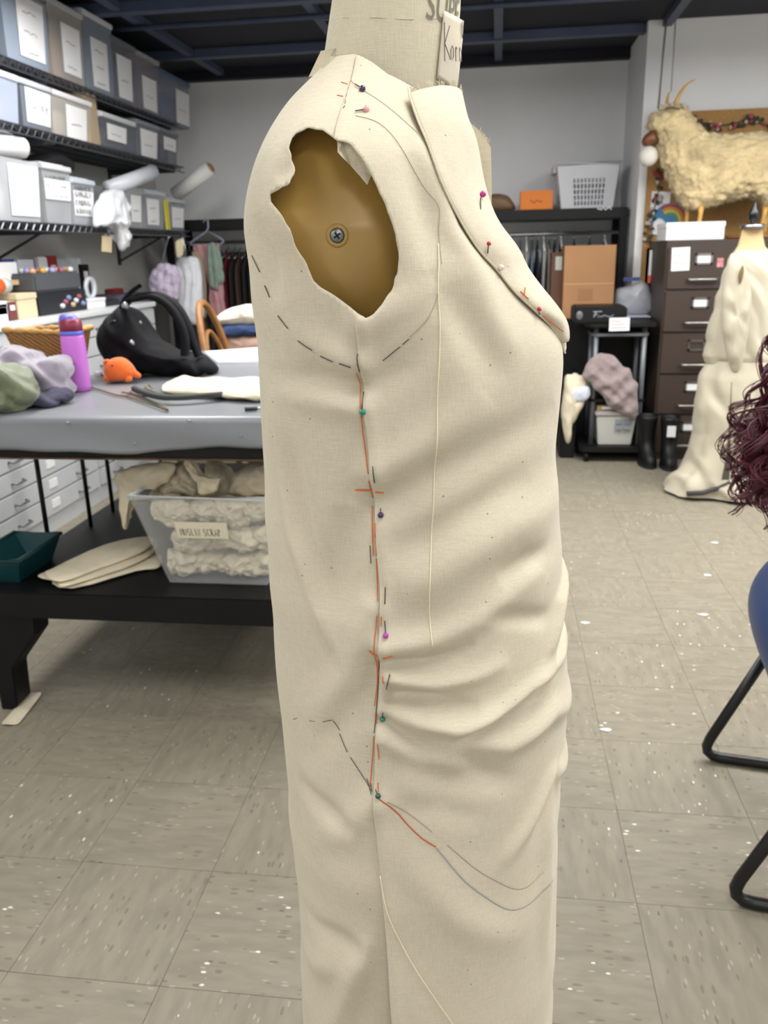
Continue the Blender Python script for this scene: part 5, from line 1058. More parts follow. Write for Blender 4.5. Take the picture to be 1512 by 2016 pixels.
def tub(x0, x1, yt, zs, label, body=(196, 202, 210), lid=(186, 190, 198), content=None, cname='', sheet=(.12, .88, .12, .78), text=None, tsize=.05, alpha=.38, hand=False, xo=0., ymid=None, depth=.42):
    X = SHX-.012+xo; ym = yt+40 if ymid is None else ymid; Y0, Y1 = atx(x0, ym, X).y+.006, atx(x1, ym, X).y-.006; zt = atx((x0+x1)/2, yt, X).z; zt = max(zt, zs+.12); zt = min(zt, {ZS[0]: ZS[1]-.06, ZS[1]: ZS[2]-.055, ZS[2]: CEIL-.05}[zs])
    t = thing('storage_tub', label, 'tub', (X-depth/2, (Y0+Y1)/2, zs)); h_ = zt-zs; iy = min(.02, (Y1-Y0)*.06); lidh = .028 if lid else 0
    m = mat('tub_%d_%d_%d' % body, srgb(*body), .3, alpha=alpha)
    b = [(X-depth+.02, Y0+iy, zs), (X-.018, Y0+iy, zs), (X-.018, Y1-iy, zs), (X-depth+.02, Y1-iy, zs)]; tt = [(X-depth, Y0, zt-lidh), (X, Y0, zt-lidh), (X, Y1, zt-lidh), (X-depth, Y1, zt-lidh)]
    sh = MB(); sh.add(b+tt, [(0, 3, 2, 1), (0, 1, 5, 4), (1, 2, 6, 5), (2, 3, 7, 6), (3, 0, 4, 7)]); o = sh.build('tub_body', m, t); sm = o.modifiers.new('t', 'SOLIDIFY'); sm.thickness = .003; sm.offset = -1
    if lid:
        l = MB(); l.box((X-depth-.008, Y0-.004, zt-lidh-.010), (X+.010, Y1+.004, zt-.010)); l.box((X-depth+.02, Y0+.02, zt-.010), (X-.02, Y1-.02, zt)); l.build('lid', mat('lid_%d_%d_%d' % lid, srgb(*lid), .35, alpha=.92), t, bevel=.004)
    if sheet:
        s0, s1, t0, t1 = sheet; face = lambda s_, f: V(X-.018+.018*f+.0035, Y0+iy*(1-f)+(Y1-Y0-2*iy*(1-f))*s_, zs+(h_-lidh)*f)
        lb_ = MB().add([face(s0, t0), face(s1, t0), face(s1, t1), face(s0, t1)], [(0, 1, 2, 3)]).build('label_sheet', M_WHITE, t); sm = lb_.modifiers.new('t', 'SOLIDIFY'); sm.thickness = .0015
        if text:
            mb = MB(); lines = text if isinstance(text, list) else [text]; n = len(lines)
            for k, s_ in enumerate(lines):
                f = t0+(t1-t0)*(1-(k+.72)/n) if n > 1 else (t0+t1)/2-.05; o_ = face(s0+.08*(s1-s0), f)+V(.002, 0, 0); wd = (face(s1, f)-face(s0, f)).length*.84
                if hand: ln = len(s_)*.84; sz = min(tsize, wd/ln*.98); handwrite(mb, s_, o_, (0, 1, 0), (0, 0, 1), sz, sz*.2, .22, .02, k, 1.35)
                elif s_.startswith('~'): squiggle(mb, o_+V(0, wd*.15, 0), (0, 1, 0), (0, 0, 1), wd*.6, .012, .004, 12, k+int(x0))
                else: handwrite(mb, s_, o_+V(0, wd*.2, 0), (0, 1, 0), (0, 0, 1), tsize, .007, .2, .02, k)
            mb.build('lettering', M_INK if hand else M_GREYINK, t)
    if content:
        rg = random.Random(int(x0)*7+1); hh_ = h_*.68; cy = (Y0+Y1)/2; hw = (Y1-Y0)/2-.026
        c = MB().inflate([(X-depth*.5, cy-hw, zs+.010), (X-depth*.5, cy+hw, zs+.010), (X-depth*.5, cy+hw, zs+hh_*.6), (X-depth*.5, cy+hw*.3, zs+hh_*.95), (X-depth*.5, cy-hw*.5, zs+hh_), (X-depth*.5, cy-hw, zs+hh_*.6)], (depth*.40, 0, 0), None, 6, 1.6, .006, int(x0)+3)
        single(c.build('fabric_bundle', mat('bundle_%d_%d_%d' % content, srgb(*content), .9, var=.25, vscale=14), None, True), cname, 'fabric')
    return t
Z1, Z2, Z3 = ZS[2], ZS[1], ZS[0]
tub(4, 93, -12, Z1, 'blue grey tub with a large white sheet on the top wire shelf', (150, 162, 178), None, None, '', (.30, .90, .14, .95), ['~', '~', '~'], alpha=.9)
tub(95, 162, 8, Z1, 'clear tub of peach fabric on the top wire shelf', (200, 196, 190), (196, 198, 202), (190, 140, 104), 'peach fabric bundled in a clear tub on the top shelf', (.34, .90, .14, .80), ['~', '~'])
tub(163, 220, 26, Z1, 'grey tub with white rimmed lid and narrow label on top shelf', (138, 148, 162), (222, 224, 228), None, '', (.22, .80, .10, .74), ['~', '~', '~'], alpha=.85)
tub(221, 268, 80, Z1, 'smoky grey tub with a pale label on the top shelf', (150, 154, 164), (120, 124, 132), (110, 112, 122), 'grey cloth bundled in the smoky tub on the top shelf', (.18, .80, .10, .80), '~')
tub(269, 314, 108, Z1, 'pale lidded tub of pinkish cloth on the top shelf', (170, 168, 176), (176, 174, 176), (140, 108, 108), 'pinkish cloth bundled in the pale lidded tub on top shelf', (.22, .86, .08, .66), '~')
tub(315, 374, 148, Z1, 'clear tub of blue fabric at the corner end of the top shelf', (150, 160, 182), (96, 112, 140), (44, 66, 120), 'blue fabric bundled in the end tub of the top shelf', (.52, .98, .06, .80), '~')
tub(-20, 34, 76, Z2, 'clear tub of lilac fabric with white rim on the middle shelf', (196, 206, 226), (210, 216, 228), (150, 132, 172), 'lilac fabric bundled in the first tub of the middle shelf', None, ymid=150)
tub(36, 98, 120, Z2, 'tub labelled in grey script with a big white sheet on middle shelf', (110, 116, 126), (196, 200, 206), None, '', (.14, .96, .16, .92), 'Grey', .05, alpha=.9)
tub(99, 177, 152, Z2, 'white lidded tub of cream cloth on the middle shelf', (206, 202, 196), (232, 232, 234), (196, 182, 152), 'cream cloth bundled in the white lidded tub on middle shelf', (.34, .88, .05, .84), '~', alpha=.4)
boxw('shelf_carton', (SHX-.34, atx(179, 230, SHX).y+.006, Z2), (SHX-.02, atx(200, 230, SHX).y-.006, atx(190, 186, SHX).z), plain('tan_card', 168, 150, 124, .8), 'plain tan carton standing between tubs on the middle shelf', 'box')
tub(202, 268, 228, Z2, 'tub with a round white window label on the middle shelf', (120, 126, 140), (216, 218, 222), (160, 150, 134), 'fawn cloth bundled in the window label tub on middle shelf', (.14, .72, .30, .80), '~')
tub(270, 314, 232, Z2, 'narrow tub with a tall white label on the middle shelf', (150, 154, 164), (140, 146, 156), None, '', (.16, .92, .06, .86), '~', alpha=.9)
tub(316, 352, 252, Z2, 'small grey tub with a blue strip at the end of middle shelf', (130, 132, 140), (120, 124, 132), (46, 70, 120), 'blue cloth bundled in the last tub of the middle shelf', (.2, .9, .45, .85), '~')
tub(-30, 82, 312, Z3, 'clear tub of white cloth with a printed sheet on the lowest shelf', (206, 208, 214), None, (220, 218, 212), 'white cloth bundled in the sheet labelled tub on lowest shelf', (.42, .98, .10, .92), ['~'], ymid=370)
tub(85, 141, 322, Z3, 'clear tub hand lettered for linings on the lowest shelf', (200, 204, 208), (206, 208, 210), (150, 148, 146), 'grey lining cloth bundled in the linings tub', (.02, .98, .44, .80), ['LININGS', 'INTERFACING'], .05, hand=True)
tub(143, 188, 350, Z3, 'clear tub hand lettered for corset fabric on the lowest shelf', (206, 210, 216), (200, 206, 214), (200, 202, 208), 'pale corset fabric bundled in the corset tub', (.04, .96, .22, .80), ['CORSET', 'FABRIC', '& BONING'], .05, hand=True)
tub(246, 284, 368, Z3, 'milky tub with a faint label beside the tulle bag', (196, 198, 202), None, (180, 178, 174), 'greyish cloth bundled in the milky tub', (.35, .9, .15, .8), '~')
tub(286, 326, 374, Z3, 'milky tub with grey printed label and yellow strip on lowest shelf', (186, 190, 200), (190, 194, 202), (176, 160, 150), 'beige cloth bundled beside the yellow strip', (.10, .72, .12, .85), ['~', '~'])
yt_ = atx(331, 430, SHX).y; tag(single(MB().box((SHX-.012, yt_-.03, Z3), (SHX+.0, yt_+.03, Z3+.20)).build('folder', plain('yellow_folder', 206, 194, 60, .6)), 'yellow folder standing between tubs on the lowest shelf', 'folder'))
tub(336, 367, 390, Z3, 'milky tub at the corner end of the lowest shelf', (176, 180, 192), (186, 190, 198), None, '', (.1, .9, .1, .8), '~')
# rolls and plastic on the lowest shelf
M_FILM = mat('clear_film', srgb(222, 226, 234), .25, alpha=.7, bump=.4, bscale=20); M_ROLL = plain('white_roll', 226, 226, 230, .6)
def roll(a, b, r, m, label, core=True):
    a, b = Vector(a), Vector(b); t = thing('fabric_roll', label, 'roll', tuple((a+b)/2)); MB().tube([a, b], r, 20).build('wound_sheet', m, t, True)
    if core: d = (b-a).normalized(); MB().tube([b-d*.02, b+d*.012], r*.62, 16).build('core', plain('card_core', 150, 118, 72, .8), t, True)
    return t
zt1 = atx(40, 312, SHX).z
roll((SHX-.30, 3.35, zt1+.055), (SHX-.02, 4.22, zt1+.055), .05, M_ROLL, 'white roll with a tan core lying across the lowest shelf tubs')
fo_ = MB().inflate([(SHX-.16, 3.4, zt1+.11), (SHX-.16, 4.2, zt1+.11), (SHX-.16, 4.28, zt1+.115), (SHX-.16, 4.1, zt1+.128), (SHX-.16, 3.8, zt1+.13), (SHX-.16, 3.4, zt1+.13)], (.15, 0, 0), None, 5, 1.3, .008, 3); single(fo_.build('folded_plastic', M_FILM, None, True), 'folded clear plastic sheeting on top of the white roll', 'plastic')
zt2 = atx(110, 322, SHX).z
bl0 = MB().inflate([(SHX-.2, 4.62, zt2), (SHX-.2, 4.98, zt2), (SHX-.2, 4.94, zt2+.05), (SHX-.2, 4.80, zt2+.09), (SHX-.2, 4.66, zt2+.06)], (.12, 0, 0), None, 5, 1, .006, 8); single(bl0.build('black_cloth', plain('black_cloth', 22, 22, 28, .9), None, True), 'black cloth lying on the linings tub', 'cloth')
p0, p1 = atx(212, 372, SHX-.05), atx(302, 338, SHX+.10); roll(p0, p1, .045, M_FILM, 'roll of clear film jutting up from the lowest shelf', False)
p0, p1 = aty(345, 384, 6.34), aty(414, 331, 6.30); roll(p0, p1, .052, plain('ivory_roll', 214, 214, 212, .6), 'ivory roll with tan core leaning off the shelf end')
tul = [atx(x, y, SHX+.03) for x, y in ((188,445),(192,400),(205,378),(230,372),(246,395),(250,430),(244,455),(250,480),(240,492),(232,470),(222,448),(205,440))]; single(rumple(MB().inflate(tul, (.06, 0, 0), None, 6, 1, .01, 5, 4).build('tulle_bundle', mat('white_tulle', srgb(226, 228, 232), .8, alpha=.85, bump=.5, bscale=60), None, True), .025, 10, 1, (1, 1, .6)), 'white tulle bundle spilling over the lowest shelf edge', 'tulle')
tg = [atx(x, y, SHX+.02) for x, y in ((201,464),(220,466),(219,497),(200,495))]; tt_ = thing('paper_tag', 'tan paper tag dangling below the tulle bundle', 'tag', tuple(tg[3])); MB().prism(tg, (.002, 0, 0)).build('card', plain('manila', 206, 188, 152, .8), tt_); MB().tube([(tg[0]+tg[1])/2+V(0, 0, -.005), V(SHX+.006, (tg[0].y+tg[1].y)/2, ZS[0]-.04)], .0015, 5).build('string', M_WHITE, tt_)
# ---------------------------------------------------------------- things standing on the flat files
TX = -2.40
def bx(name, x0, y0, x1, y1, m, label, cat, dep=.30, X=TX, z0=None, bevel=.004, part='carton', group=None):
    a, b = atx(x0, (y0+y1)/2, X), atx(x1, (y0+y1)/2, X); zt = atx((x0+x1)/2, y0, X).z; zb = FZ if z0 is None else z0
    t = thing(name, label, cat, (X-dep/2, (a.y+b.y)/2, zb), group); MB().box((X-dep, a.y, zb), (X, b.y, zt)).build(part, m, t, bevel=bevel); yl, wl, hl = a.y, b.y-a.y, zt-zb
    if cat == 'box': MB().box((X-dep-.004, a.y-.004, zt-hl*.22), (X+.004, b.y+.004, zt+.003)).build('lid', m, t, bevel=.003)
    elif cat in ('binder', 'book', 'portfolio'): MB().box((X-.001, yl+wl*.25, zb+hl*.55), (X+.002, yl+wl*.75, zb+hl*.82)).build('spine_label', M_WHITE, t); MB().box((X-dep+.004, a.y+.004, zt-.001), (X-.006, b.y-.004, zt+.0015)).build('pages', plain('page_edge', 216, 208, 190, .8), t)
    elif cat in ('pouch', 'cloth'): rumple(t.children[0], .008, 12, 3, rot=.5)
    return t, a.y, b.y, zb, zt
M_DK = plain('dark_case', 30, 32, 38, .5); M_CASEG = plain('grey_case', 78, 80, 84, .5)
t, y0, y1, zb, zt = bx('tool_case', 74, 572, 170, 604, M_DK, 'black tool case with jumbled tools standing on the flat files', 'case', .32)
rg = random.Random(4)
for k in range(7): MB().ball((TX+.004, y0+(y1-y0)*(.45+.075*k), zb+.04+.02*(k % 3)), .014, .022, .014, 8, 6).build('trinket', plain('trinket_%d' % (k % 4), *((200, 200, 206), (150, 80, 96), (120, 130, 170), (190, 160, 130))[k % 4]), t, True)
zc = zt; t2 = thing('sewing_case', 'grey sewing case with an open lid of trinkets on the tool case', 'case', (TX-.15, (y0+y1)/2, zc))
MB().box((TX-.30, y0-.02, zc), (TX+.01, y1-.06, zc+.10)).build('case_body', M_CASEG, t2, bevel=.012)
for k in range(14): MB().ball((TX-.02-.05*(k % 3), y0+.02+(y1-y0-.1)*k/13, zc+.108), .020, .022, .018, 8, 6).build('trinket', plain('bead_%d' % (k % 5), *((196, 150, 120), (150, 150, 196), (206, 206, 200), (190, 150, 60), (150, 90, 110))[k % 5], .3), t2, True)
bx('white_binder', 79, 506, 96, 560, M_WHITE, 'white binder standing behind the sewing case', 'binder', .03, TX-.33); bx('red_binder', 97, 503, 115, 560, plain('red_binder', 156, 34, 36, .5), 'red binder standing behind the sewing case', 'binder', .03, TX-.33)
bx('picture_board', 117, 509, 163, 580, plain('pale_board', 200, 206, 212, .6, var=.15, vscale=14), 'pale printed board leaning behind the sewing case', 'board', .02, TX-.36); bx('black_portfolio', 163, 520, 178, 584, M_BLACK, 'tall black portfolio standing on the flat files', 'portfolio', .04, TX-.34)
t, y0, y1, zb, zt = bx('cream_box', 33, 578, 72, 611, plain('cream_card', 206, 190, 158, .8), 'cream cardboard file box on the flat files', 'box', .25)
bx('maroon_book', 15, 594, 33, 613, plain('maroon_cover', 104, 52, 48, .6), 'maroon bound book lying beside the cream box', 'book', .22)
for k in range(3): bx('paper_ream', -30, 606-k*6, 14, 612-k*6, plain('white_ream_%d' % k, 214-8*k, 216-8*k, 228-8*k, .7), 'white sheaf of paper in the stack beside the maroon book', 'paper', .24, TX, FZ+.034*k, .002, 'sheaf', 'sheaves of paper')
p = atx(-12, 590, TX-.02); q = atx(27, 588, TX-.02); rl = thing('orange_tube', 'orange and white capped tube lying on the paper stack', 'tube', (p.x, p.y, p.z)); zt = FZ+.034*2+.06; MB().tube([(TX-.05, p.y, zt+.04), (TX-.05, p.y+(q.y-p.y)*.65, zt+.04)], .036, 14).build('tube_body', plain('orange_paint', 222, 96, 34, .5), rl, True); MB().tube([(TX-.05, p.y+(q.y-p.y)*.65, zt+.04), (TX-.05, q.y, zt+.04)], .036, 14).build('cap', plain('grey_cap', 176, 186, 182, .5), rl, True)
bw0 = thing('desk_shelf', 'wooden board shelf raised over green boxes on the flat files', 'shelf', (TX-.15, 4.1, FZ)); ya, yb = atx(-60, 553, TX-.08).y, atx(74, 553, TX-.08).y; zs_ = atx(30, 556, TX-.08).z
MB().box((TX-.42, ya, zs_-.012), (TX-.08, yb, zs_+.012)).build('board', mat('pale_wood', srgb(186, 160, 124), .6, var=.1, vscale=6), bw0)
MB().box((TX-.42, ya, FZ), (TX-.36, yb, zs_-.012)).build('support', plain('green_box', 22, 62, 52, .6), bw0)
MB().box((TX-.40, ya+.0, FZ), (TX-.10, ya+.04, zs_-.012)).build('support', MATS['green_box'], bw0)
for k, (xa_, xb_, yt, m_) in enumerate(((-30, 34, 516, M_WHITE), (36, 68, 512, plain('lilac_paper', 176, 178, 190, .7)), (6, 30, 510, plain('blue_cover', 46, 62, 130, .6)))):
    a, b = atx(xa_, 530, TX-.12-.05*k), atx(xb_, 530, TX-.12-.05*k); z1_ = atx(20, yt, TX-.12-.05*k).z; s_ = single(MB().box((TX-.135-.05*k, a.y, zs_+.012), (TX-.12-.05*k, b.y, z1_)).build('document', m_), ('stack of white typed pages', 'lilac folder', 'dark blue folder')[k]+' standing on the wooden board shelf', 'document')
t, y0, y1, zb, zt = bx('white_tin', 174, 588, 208, 604, M_WHITE, 'small white box on the flat files beside the backpack', 'box', .16)
tr = thing('tape_roll', 'clear plastic tape rolls heaped on the white box', 'tape', (TX-.08, (y0+y1)/2+.06, zt))
for k in range(2): MB().tube([(TX-.06-.05*k+.0*math.cos(a), (y0+y1)/2+.05+.12*k+.055*math.cos(a), zt+.062+.055*math.sin(a)) for a in np.linspace(0, 2*math.pi, 20)[:-1]], .012, 8, True).build('ring', M_FILM, tr, True)
t, y0, y1, zb, zt = bx('scissor_tray', 209, 590, 236, 602, M_DK, 'low dark tray of tools beside the white box', 'tray', .16)
bx('dark_bag', 240, 578, 284, 598, plain('purple_grey', 74, 70, 84, .8), 'dusky purple folded cloth on the flat files behind the backpack', 'cloth', .24, TX-.05)
bx('red_pouch', 228, 568, 244, 590, plain('red_cloth', 130, 28, 38, .8), 'red pouch on the flat files near the wall', 'pouch', .08, TX-.22)
# ---------------------------------------------------------------- garments hanging off the shelf end
def drape(name, px, Y, dp, m, label, cat, hanger=None, seed=2, rnd=.012):
    P = [aty(x, y, Y) for x, y in px]; c = sum(P, V(0, 0, 0))/len(P); t = thing(name, label, cat, (c.x, Y, min(p.z for p in P))); rumple(MB().inflate(P, (0, dp, 0), None, 7, 1.1, rnd, seed, 4).build('cloth', m, t, True), .014, 9, 0, seed=seed, remesh=.009)
    if hanger:
        hm, hp = hanger; MB().tube([aty(x, y, Y) for x, y in hp], .007, 8).build('hanger', hm, t, True)
    return t
LY = atx(334, 464, SHX+.012).y; LY2 = atx(356, 462, SHX+.012).y
drape('lace_blouse', [(292,560),(302,530),(318,518),(340,520),(352,530),(354,560),(350,590),(322,588),(300,582)], LY, .05, mat('lavender_lace', srgb(198, 186, 208), .9, var=.12, vscale=60, bump=.4, bscale=120), 'lavender lace top hanging at the end of the shelving', 'top', (M_STEEL, [(318,520),(322,500),(330,470),(334,466)]), 3)
drape('white_dress', [(350,512),(368,505),(388,507),(396,530),(400,580),(398,630),(380,640),(352,620),(346,560)], LY2, .07, mat('white_pleats', srgb(220, 222, 228), .85, var=.08, vscale=20, stretch=(6, 6, 1)), 'white pleated dress hanging beside the lavender top', 'dress', (M_STEEL, [(366,508),(364,488),(360,470),(356,463)]), 6, .006)
drape('taupe_shawl', [(378,492),(392,498),(402,530),(408,590),(406,625),(396,620),(390,560),(380,510)], 6.50, .04, plain('taupe', 158, 144, 122, .9, var=.1, vscale=14), 'taupe shawl hanging between white dress and green scarf', 'shawl', None, 4, .006)
drape('pink_slip', [(380,482),(405,480),(432,481),(438,520),(442,580),(444,618),(414,618),(412,570),(402,530),(384,500)], 6.58, .030, plain('dusty_pink', 186, 138, 142, .85, var=.1, vscale=14), 'dusty pink slip on a clear plastic hanger', 'slip', (plain('clear_hanger', 150, 150, 168, .3), [(400,438),(404,432),(409,432),(410,448),(407,455),(374,478),(376,482),(434,481),(440,476),(436,470),(410,456)]), 7, .006)
drape('green_scarf', [(409,480),(424,478),(434,500),(441,540),(440,556),(430,560),(430,572),(418,568),(410,560),(408,520)], 6.53, .02, plain('sage_green', 132, 150, 138, .9, var=.14, vscale=10), 'sage green scarf draped over the pink slip', 'scarf', None, 9, .006)
drape('cream_ribbon', [(346,474),(360,472),(360,505),(348,506)], 6.02, .015, plain('cream_cloth', 206, 194, 164, .8), 'short cream ribbon hank hanging at the shelf corner', 'ribbon', None, 2, .002)
# ================================================================ CUTTING TABLE
TXL, TXR, TYN, TYF, TZ = -1.51, -.46, 2.185, 3.78, .95
M_BLKW = mat('black_painted_wood', srgb(8, 9, 11), .5, var=.25, vscale=9, spec=.3); M_VIN = mat('grey_vinyl', srgb(126, 129, 134), .34, var=.04, vscale=3)
tb = thing('cutting_table', 'big black cutting table with a lower shelf under grey vinyl', 'table', ((TXL+TXR)/2, (TYN+TYF)/2, 0))
MB().box((TXL, TYN, .835), (TXR, TYF, TZ-.003)).build('tabletop', M_BLKW, tb, bevel=.004)
MB().box((TXL+.005, TYN-.003, .831), (TXR-.005, TYN+.012, .836)).build('worn_edge', mat('worn_wood', srgb(70, 50, 30), .7, var=.8, vscale=16), tb)
MB().box((TXL-.05, TYN-.02, .335), (TXR+.02, TYF, .42)).build('lower_shelf', M_BLKW, tb, bevel=.004)
for sx in (0, 1):
    for sy in (0, 1):
        x0 = TXL-.05 if sx == 0 else TXR+.02; d = 1 if sx == 0 else -1; y = TYN if sy == 0 else TYF-.09
        MB().prism([(x0, y, .335), (x0+d*.165, y, .335), (x0+d*.16, y, .27), (x0+d*.065, y, .15), (x0+d*.058, y, .02), (x0+d*.045, y, 0), (x0, y, 0)], (0, .085, 0)).build('leg', M_BLKW, tb, bevel=.004)
for y in (2.50, 2.80, 2.99, 3.5):
    for x in (TXL+.012, TXR-.012): MB().tube([(x, y, .42), (x, y, .836)], .008, 8).build('rod', M_BLKW, tb, True)
for x in (TXL+.05, TXR-.05):
    MB().box((x-.03, TYF-.1, .42), (x+.03, TYF-.04, .836)).build('upright', M_BLKW, tb)
# vinyl cover with a wavy hanging edge
rows = []; xs_ = np.linspace(TXL-.006, TXR+.006, 60)
def hemz(x): return float(np.interp(x, (-1.52, -1.41, -1.2, -1.0, -.88, -.75, -.46), (.862, .860, .857, .849, .864, .872, .870)))+.0015*math.sin(x*31)
for f in np.linspace(0, 1, 9): rows.append([(x, TYN-.009-.010*math.sin(f*2.6+x*3)*f*(1-f)*3-.004*f, TZ+.002-(TZ-hemz(x))*(1-f)) if False else (x, TYN-.010-.006*math.sin(x*9+f*3)*(1-f), hemz(x)+(TZ-.004-hemz(x))*f) for x in xs_])
rows.append([(x, TYN-.004, TZ+.0025) for x in xs_]); rows.append([(x, TYN+.010, TZ+.0045) for x in xs_])
for y in np.linspace(TYN+.05, TYF, 12): rows.append([(x, y, TZ+.005+.0008*math.sin(x*8+y*5)) for x in xs_])
vc = MB().grid(rows).build('vinyl_cover', M_VIN, None, True); single(vc, 'grey vinyl cover spread over the cutting table', 'table cover')
sm = vc.modifiers.new('t', 'SOLIDIFY'); sm.thickness = .0015; sm.offset = 1
for xp, yp in ((133,832),(265,873),(474,859),(372,828)): q = aty(xp, yp, TYN-.018); MB().ball(q-vc.location, .004, .003, .003, 8, 6).build('tack', M_STEEL, vc, True, local=True)
TT = TZ+.0075
# bottle
bt = atz(155, 766, TT); bt.y = 2.62; bt.x = aty(155, 760, 2.62).x
bo_ = thing('water_bottle', 'lilac water bottle with maroon and blue lid on the vinyl table', 'bottle', (bt.x, bt.y, TT)); hb_ = aty(150, 617, 2.62).z-TT
MB().lathe([(.032, 0), (.0375, .003), (.039, .02), (.039, hb_*.55), (.0375, hb_*.70), (.036, hb_*.73)], (bt.x, bt.y, TT), 32).build('bottle_body', plain('lilac_paint', 196, 112, 206, .4), bo_, True)
MB().lathe([(.037, hb_*.73), (.037, hb_*.775), (.0355, hb_*.78)], (bt.x, bt.y, TT), 32).build('band', plain('periwinkle', 96, 112, 216, .4), bo_, True)
MB().lathe([(.036, hb_*.78), (.0365, hb_*.85), (.034, hb_*.90), (.026, hb_*.935), (.02, hb_*.94)], (bt.x, bt.y, TT), 32).build('lid', plain('maroon_plastic', 128, 34, 62, .4), bo_, True)
sp_ = MB(); sp_.inflate([(bt.x-.034, bt.y, TT+hb_*.88), (bt.x-.034, bt.y, TT+hb_*.96), (bt.x-.018, bt.y, TT+hb_), (bt.x+.012, bt.y, TT+hb_*.985), (bt.x+.026, bt.y, TT+hb_*.93), (bt.x+.024, bt.y, TT+hb_*.905), (bt.x-.01, bt.y, TT+hb_*.905)], (0, .024, 0), None, 5); sp_.build('spout_cover', plain('blue_violet', 104, 100, 200, .35), bo_, True)
# wicker basket
bk_ = thing('wicker_basket', 'brown woven wicker basket behind the lilac bottle', 'basket', (-1.56, 2.78, TT)); M_WICK = weave_mat('wicker', srgb(96, 62, 26), srgb(168, 120, 62))
a, b = aty(17, 655, 2.70), aty(122, 648, 2.70); zt = a.z; k0 = [(a.x+.06, 2.70), (b.x-.02, 2.70), (b.x-.02, 2.84), (a.x+.06, 2.84)]; k1 = [(a.x, 2.675), (b.x+.02, 2.675), (b.x+.02, 2.87), (a.x, 2.87)]
rows = [[(x0+(x1-x0)*f, y0+(y1-y0)*f, TT+(zt-TT)*f+(.012*f if i in (0,) else 0)) for i, ((x0, y0), (x1, y1)) in enumerate(zip(k0+k0[:1], k1+k1[:1]))] for f in np.linspace(0, 1, 8)]
wk = MB().grid(rows).add(rows[0][:-1], [(0, 1, 2, 3)]).build('woven_side', M_WICK, bk_); sm = wk.modifiers.new('t', 'SOLIDIFY'); sm.thickness = .010
rp = []
for i in range(4):
    p, q = V(*rows[-1][i]), V(*rows[-1][i+1]); rp += [p.lerp(q, f) for f in np.linspace(0, 1, 14)[:-1]]
MB().tube(rp, [.009+.0035*math.sin(i*2.2) for i in range(len(rp))], 7, True).build('rim', plain('pale_wicker', 190, 146, 84, .6), bk_, True)
# clothes heap
def heap(name, px, Y, dp, m, label, cat, z=TT, rnd=.012, seed=3, puff=1.1, sub=4):
    P = [aty(x, y, Y) for x, y in px]; lo = min(p.z for p in P); P = [V(p.x, p.y, max(p.z, z)) for p in P]; o = rumple(MB().inflate(P, (0, dp, 0), None, 8, puff, rnd, seed, sub).build(name, m, None, True), .022, 8, 0, zmin=z+.0005, seed=seed, rot=.9, remesh=.0065)
    for v in o.data.vertices: v.co.z = max(v.co.z, z+.0005)
    return single(o, label, cat)
heap('lavender_velvet', [(-60,705),(0,688),(28,682),(58,690),(76,706),(108,704),(124,722),(131,760),(130,790),(100,800),(40,806),(-60,810)], 2.46, .13, mat('lavender_velvet', srgb(126, 118, 132), .6, var=.2, vscale=12, sheen=.6), 'lavender velvet garment heaped on the vinyl table', 'clothing', rnd=.016, seed=5)
heap('navy_knit', [(50,770),(90,764),(128,776),(133,792),(118,802),(70,810),(48,808)], 2.36, .07, mat('navy_knit', srgb(64, 62, 82), .9, var=.2, vscale=40, bump=.5, bscale=90), 'navy ribbed knit peeking from the clothes heap', 'clothing', rnd=.006, seed=8)
heap('olive_jacket', [(-70,715),(0,712),(30,722),(58,750),(71,772),(58,798),(44,812),(0,826),(-70,832)], 2.27, .085, mat('olive_satin', srgb(98, 106, 78), .5, var=.15, vscale=10, sheen=.3), 'olive green jacket crumpled at the table corner', 'jacket', rnd=.014, seed=11)
# backpack
BPY = 3.0; bp_ = thing('backpack', 'black backpack slumped on the vinyl table', 'backpack', (aty(310, 745, BPY).x, BPY, TT)); M_BPK = mat('black_nylon', srgb(9, 10, 15), .8, var=.2, vscale=16, bump=.2, bscale=60, spec=.2)
pts = [aty(x, y, BPY) for x, y in ((236,606),(250,602),(266,630),(286,658),(318,685),(362,703),(400,706),(424,724),(420,742),(370,748),(300,748),(235,746),(216,712),(198,668),(199,645),(212,624))]; o = MB().inflate([V(p.x, p.y, max(TT, p.z)) for p in pts], (0, .13, 0), None, 9, 1.15, .010, 6, 4)
bo2 = rumple(o.build('bag_body', M_BPK, bp_, True), .014, 6, 0, zmin=.0005, seed=5, rot=.6, remesh=.008)
for v in bo2.data.vertices: v.co.z = max(v.co.z, .0005)
def band(px, Y, wd, th, nm):
    Q = crom([aty(x, y, Y) for x, y in px], 5); mb = MB(); rows = []
    for i, p in enumerate(Q):
        t = (Q[min(i+1, len(Q)-1)]-Q[max(0, i-1)]).normalized(); n = t.cross(V(0, 1, 0)).normalized(); rows.append([p+V(0, -wd, 0)+n*th, p+V(0, wd, 0)+n*th, p+V(0, wd, 0)-n*th, p+V(0, -wd, 0)-n*th, p+V(0, -wd, 0)+n*th])
    mb.grid(rows); mb.build(nm, M_BPK, bp_, True)
band([(242,606),(256,590),(282,579),(312,580),(345,600),(368,636),(382,676),(392,702)], BPY-.02, .026, .007, 'shoulder_strap'); band([(262,590),(300,584),(330,600),(352,630),(364,665),(364,700)], BPY-.09, .022, .009, 'shoulder_strap')
band([(240,602),(247,588),(262,572),(276,562)], BPY+.02, .012, .006, 'grab_handle')
for xp, yp, r in ((246,602,.013),(277,635,.006),(259,676,.012)): q = aty(xp, yp, BPY-.125 if yp > 610 else BPY-.06); MB().ball(q, r, .006, r*1.1, 12, 8).build('zip_pull' if yp < 660 else 'round_badge', M_STEEL, bp_, True)
